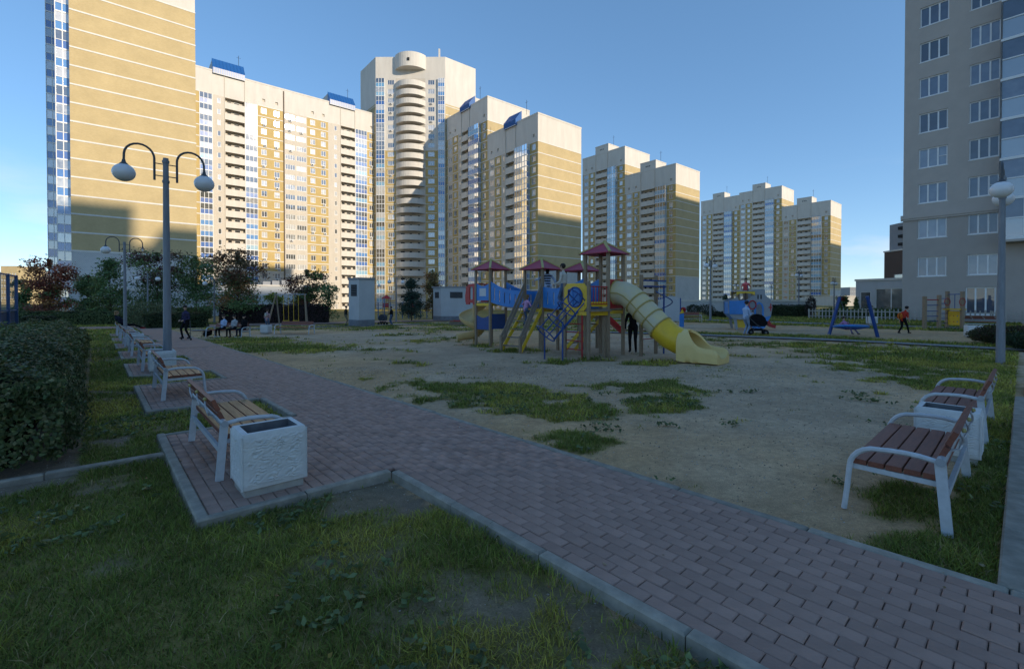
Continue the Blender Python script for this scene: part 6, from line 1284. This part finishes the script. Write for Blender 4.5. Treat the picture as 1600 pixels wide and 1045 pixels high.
# three boys on the far bench
bo = g_(362, 526); brz = R(168); Mb = TR(*bo) @ RZ(brz)
def sitter(x, label, **k): return human(label, Mb @ Vector((x, .02, 0)), brz, 1.5, pelvis=(0, .22, .60), lean=(0, -.07), feet=k.pop('feet', ((-.1, .62, .05), (.12, .66, .05))), knee=(0, .3, 1), head=(0, .05), **k)
sitter(.36, 'boy in light blue shirt sitting at the left end of the far bench', hands=((-.05, .42, .82), (.08, .42, .82)), top=LBLUE, legs=BLACK, shoe=WSHOE, hair=(.07, .045, .03), look=-.5, headpitch=.3)
sitter(-.34, 'boy in grey hoodie sitting in the middle of the far bench', hands=((-.06, .46, .74), (.06, .46, .74)), top=GREYH, legs=BLACK, hair=(.02, .015, .012))
sitter(-.98, 'boy in black hooded jacket sitting at the right end of the far bench', hands=((-.05, .44, .78), (.08, .44, .78)), top=BLACK, legs=DNAVY, shoe=WSHOE, hood=BLACK, headpitch=.3)
def bag(label, loc, rz, m, size=(.16, .11, .24), lean=0, cat='backpack'):
    t = thing('backpack', label, cat, loc, rz); q = MB(); q.ell((0, 0, size[2]), size, 14); q.v = [(x, y, max(z, .0)) for x, y, z in q.v]
    if lean: q.v = [(x+z*lean, y, z) for x, y, z in q.v]
    q.build('sack', [m], t, 60); q = MB(); q.ell((lean*size[2]*.8, -size[1]*.8, size[2]*.75), (size[0]*.7, size[1]*.5, size[2]*.5), 10); q.build('pocket', [m], t, 60)
    for s in (-1, 1): q = MB(); q.tube([(s*size[0]*.5+lean*size[2]*1.8, size[1]*.5, size[2]*1.8), (s*size[0]*.6+lean*size[2], size[1]*1.25, size[2]*1.2), (s*size[0]*.5, size[1]*.7, size[2]*.25)], .012, 5); q.build('strap', [BLACK], t)
    return t
bag('black backpack leaning against the left end of the far bench', Mb @ Vector((1.42, .3, -.0)), brz, BLACK, (.26, .17, .22), -.5)
gl = ON(*P(417, 480, 33).xy); human('girl in rose jacket and jeans seen from behind, past the far white bin', gl, R(4), 1.5, hands=((-.1, .28, 1.08), (.1, .28, 1.08)), top=ROSE, legs=JEANS, shoe=WSHOE, hair=(.05, .03, .02), headpitch=.6, head=(0, .05)); bag('small white backpack on the back of the girl in rose', gl+Vector((.0, -.17, .98)), R(184), CREAM, (.12, .07, .14))
m1 = ON(*P(540, 480, 41.5).xy); human('man in dark jacket and khaki trousers behind the tall booth', m1, R(-70), 1.76, hands=((-.1, .2, 1.0), (.14, .2, 1.0)), top=DOLIVE, legs=KHAKI, girth=1.1)
m2 = ON(*P(612, 480, 43).xy); human('person in black top and jeans near the spruce', m2, R(75), 1.7, hands=((-.12, .3, 1.05), (.12, .3, 1.05)), top=BLACK, legs=JEANS)
# people on the play structure
c2_ = G(847.5, 548); g1_ = Vector((-.707, .707)); g2_ = Vector((.707, .707))
st = Vector((*G(798, 549.5).xy, 0)).lerp(Vector((c2_.x, c2_.y, 0))+Vector((g1_.x, g1_.y, 0))*.46, .64); human('little girl in pink hoodie climbing the play stair', Vector((st.x, st.y, .72)), R(-52), 1.16, hands=((-.36, .35, 1.25), (.36, .34, 1.1)), feet=((-.1, -.02, .05), (.1, .28, .28)), top=PINK, legs=JEANS, hair=(.22, .13, .06), hairlong=.08, lean=(0, .1))
wv = Vector((c2_.x, c2_.y, 0))+Vector((.24, .62, 0)); human('woman in black and white striped vest standing on the second play tower', Vector((wv.x, wv.y, 1.405)), R(12), 1.60, hands=((-.52, .16, 1.16), (.34, .12, .95)), top=LBLUE, legs=LBLUE, hair=(.02, .012, .01), hairlong=.1, stripe=BLACK, headpitch=.2)
human('man in white shirt beside the striped vest on the bridge', Vector((*P(881, 480, 15.8).xy, 1.34)), R(60), 1.56, hands=((-.2, .3, 1.0), (.2, .3, 1.0)), top=CREAM, legs=JEANS, headpitch=.3)
bk = g_(989, 550); human('person in black standing behind the tube slide posts', bk, R(160), 1.74, hands=((-.24, .08, .84), (.26, .06, .84)), top=BLACK, legs=BLACK, girth=1.05, hair=(.02, .015, .012))
# woman with a pram
ww = g_(1165, 523); human('woman in pale blue shirt and jeans looking at a phone beside a pram', ww, R(-72), 1.68, hands=((-.08, .36, 1.17), (.08, .34, 1.15)), top=LBLUE, legs=LJEANS, shoe=cloth('pink_shoe', (.5, .35, .36)), hair=(.035, .024, .018), headpitch=.5, head=(0, .04), girth=1.12)
ph = thing('mobile_phone', 'small phone held up by the woman beside the pram', 'phone', ww+Vector((.42, .12, 1.18)), R(-72)); q = MB(); q.box(-.035, 0, -.06, .035, .01, .06); q.build('case', [BLACK], ph)
def pram(label, loc, rz, m, s=1.0):
    t = thing('pram', label, 'pram', loc, rz); S = lambda *a: tuple(v*s for v in a)
    for x in (-.32, .34):
        for y in (-.24, .24):
            w = MB(); w.tube([S(x, y-.02, .13), S(x, y+.02, .13)], .13*s, 16); wo = w.build('wheel', [BLACK], t); r_ = MB(); r_.tube([S(x, y-.024, .13), S(x, y+.024, .13)], .06*s, 12); r_.build('hub', [ARMM], wo)
    f = MB()
    for y in (-.22, .22): f.tube([S(-.32, y, .13), S(0, y, .5), S(.34, y, .13)], .014*s, 6); f.tube([S(.1, y, .35), S(-.3, y, .75), S(-.52, y, 1.0)], .014*s, 6)
    f.tube([S(-.52, -.22, 1.0), S(-.52, .22, 1.0)], .018*s, 6); f.build('frame', [ARMM], t)
    b = MB(); b.prism([S(-.38, .5), S(-.3, .42), S(.3, .42), S(.42, .55), S(.42, .7), S(-.38, .7)], -.2*s, .2*s); b.build('seat', [m], t)
    h = MB(); n = 10; pts = [(-.02+.38*math.cos(a), .68+.36*math.sin(a)) for a in np.linspace(.15, PI*.95, n)]
    h.prism([S(*p) for p in pts]+[S(-.36, .66), S(.3, .66)], -.215*s, .215*s); h.build('hood', [m], t, 40); b = MB(); b.box(*S(-.28, -.17, .2), *S(.25, .17, .3)); b.build('basket', [BLACK], t)
pram('black pram parked beside the woman in pale blue', g_(1186, 523)+Vector((0, .15, 0)), R(-20), BLACK)
pram('small grey pram near the spruce', ON(*P(598, 480, 44).xy), R(160), cloth('pram_grey', (.07, .08, .1)), .95)
sh = g_(1172, 515); human('girl in coral shirt sitting on top of the ship playhouse', sh+Vector((.02, .55, 2.24)), PI-.5, 1.38, pelvis=(0, 0, .12), lean=(0, .04), hands=((-.26, .1, .12), (.26, .1, .12)), feet=((-.14, .62, .04), (.14, .62, .04)), knee=(0, .4, 1), top=CORAL, legs=JEANS, hair=(.03, .02, .015), hairlong=.05, sleeve=False)
nn = P(1324, 512, (G(1295, 522).y+G(1372, 525.5).y)/2); human('small child in lilac and purple lying back in the nest swing', nn+Vector((0, 0, -.12)), PI+.15, 1.12, pelvis=(0, -.05, .16), lean=(0, -.22), hands=((-.5, .05, .36), (.5, .0, .34)), feet=((-.3, .62, -.22), (.2, .62, -.2)), knee=(0, .5, 1), top=LILAC, legs=PURP, shoe=BLACK, hair=(.015, .012, .012))
rb = g_(1411, 521); human('boy in red shirt and dark trousers walking right with head bowed', rb, R(-82), 1.36, feet=((-.08, -.24, .06), (.08, .34, .05)), hands=((-.2, -.02, .82), (.2, .22, .84)), top=REDT, legs=BLACK, hair=(.02, .014, .01), headpitch=.5, head=(0, .1), lean=(0, .12), sleeve=False)
bag('orange and grey backpack on the boy in red', rb+Vector((-.17, .0, .72)), R(98), cloth('orange', (.6, .16, .03)), (.12, .1, .17))
# person lying back on the far left bench
fb = W(PAD0+PADS*6+1.75, .9, .03); human('person in dark blue jacket with curly fair hair lying back on the farthest left bench', fb, PA-PI/2, 1.7, pelvis=(0, .30, .62), lean=(0, -.30), hands=((-.1, .3, .8), (.12, .3, .8)), feet=((-.08, 1.12, .38), (.1, 1.14, .4)), knee=(0, 0, 1), top=DNAVY, legs=BLACK, shoe=REDS, hair=(.32, .2, .09), hairlong=.03, head=(0, .06))
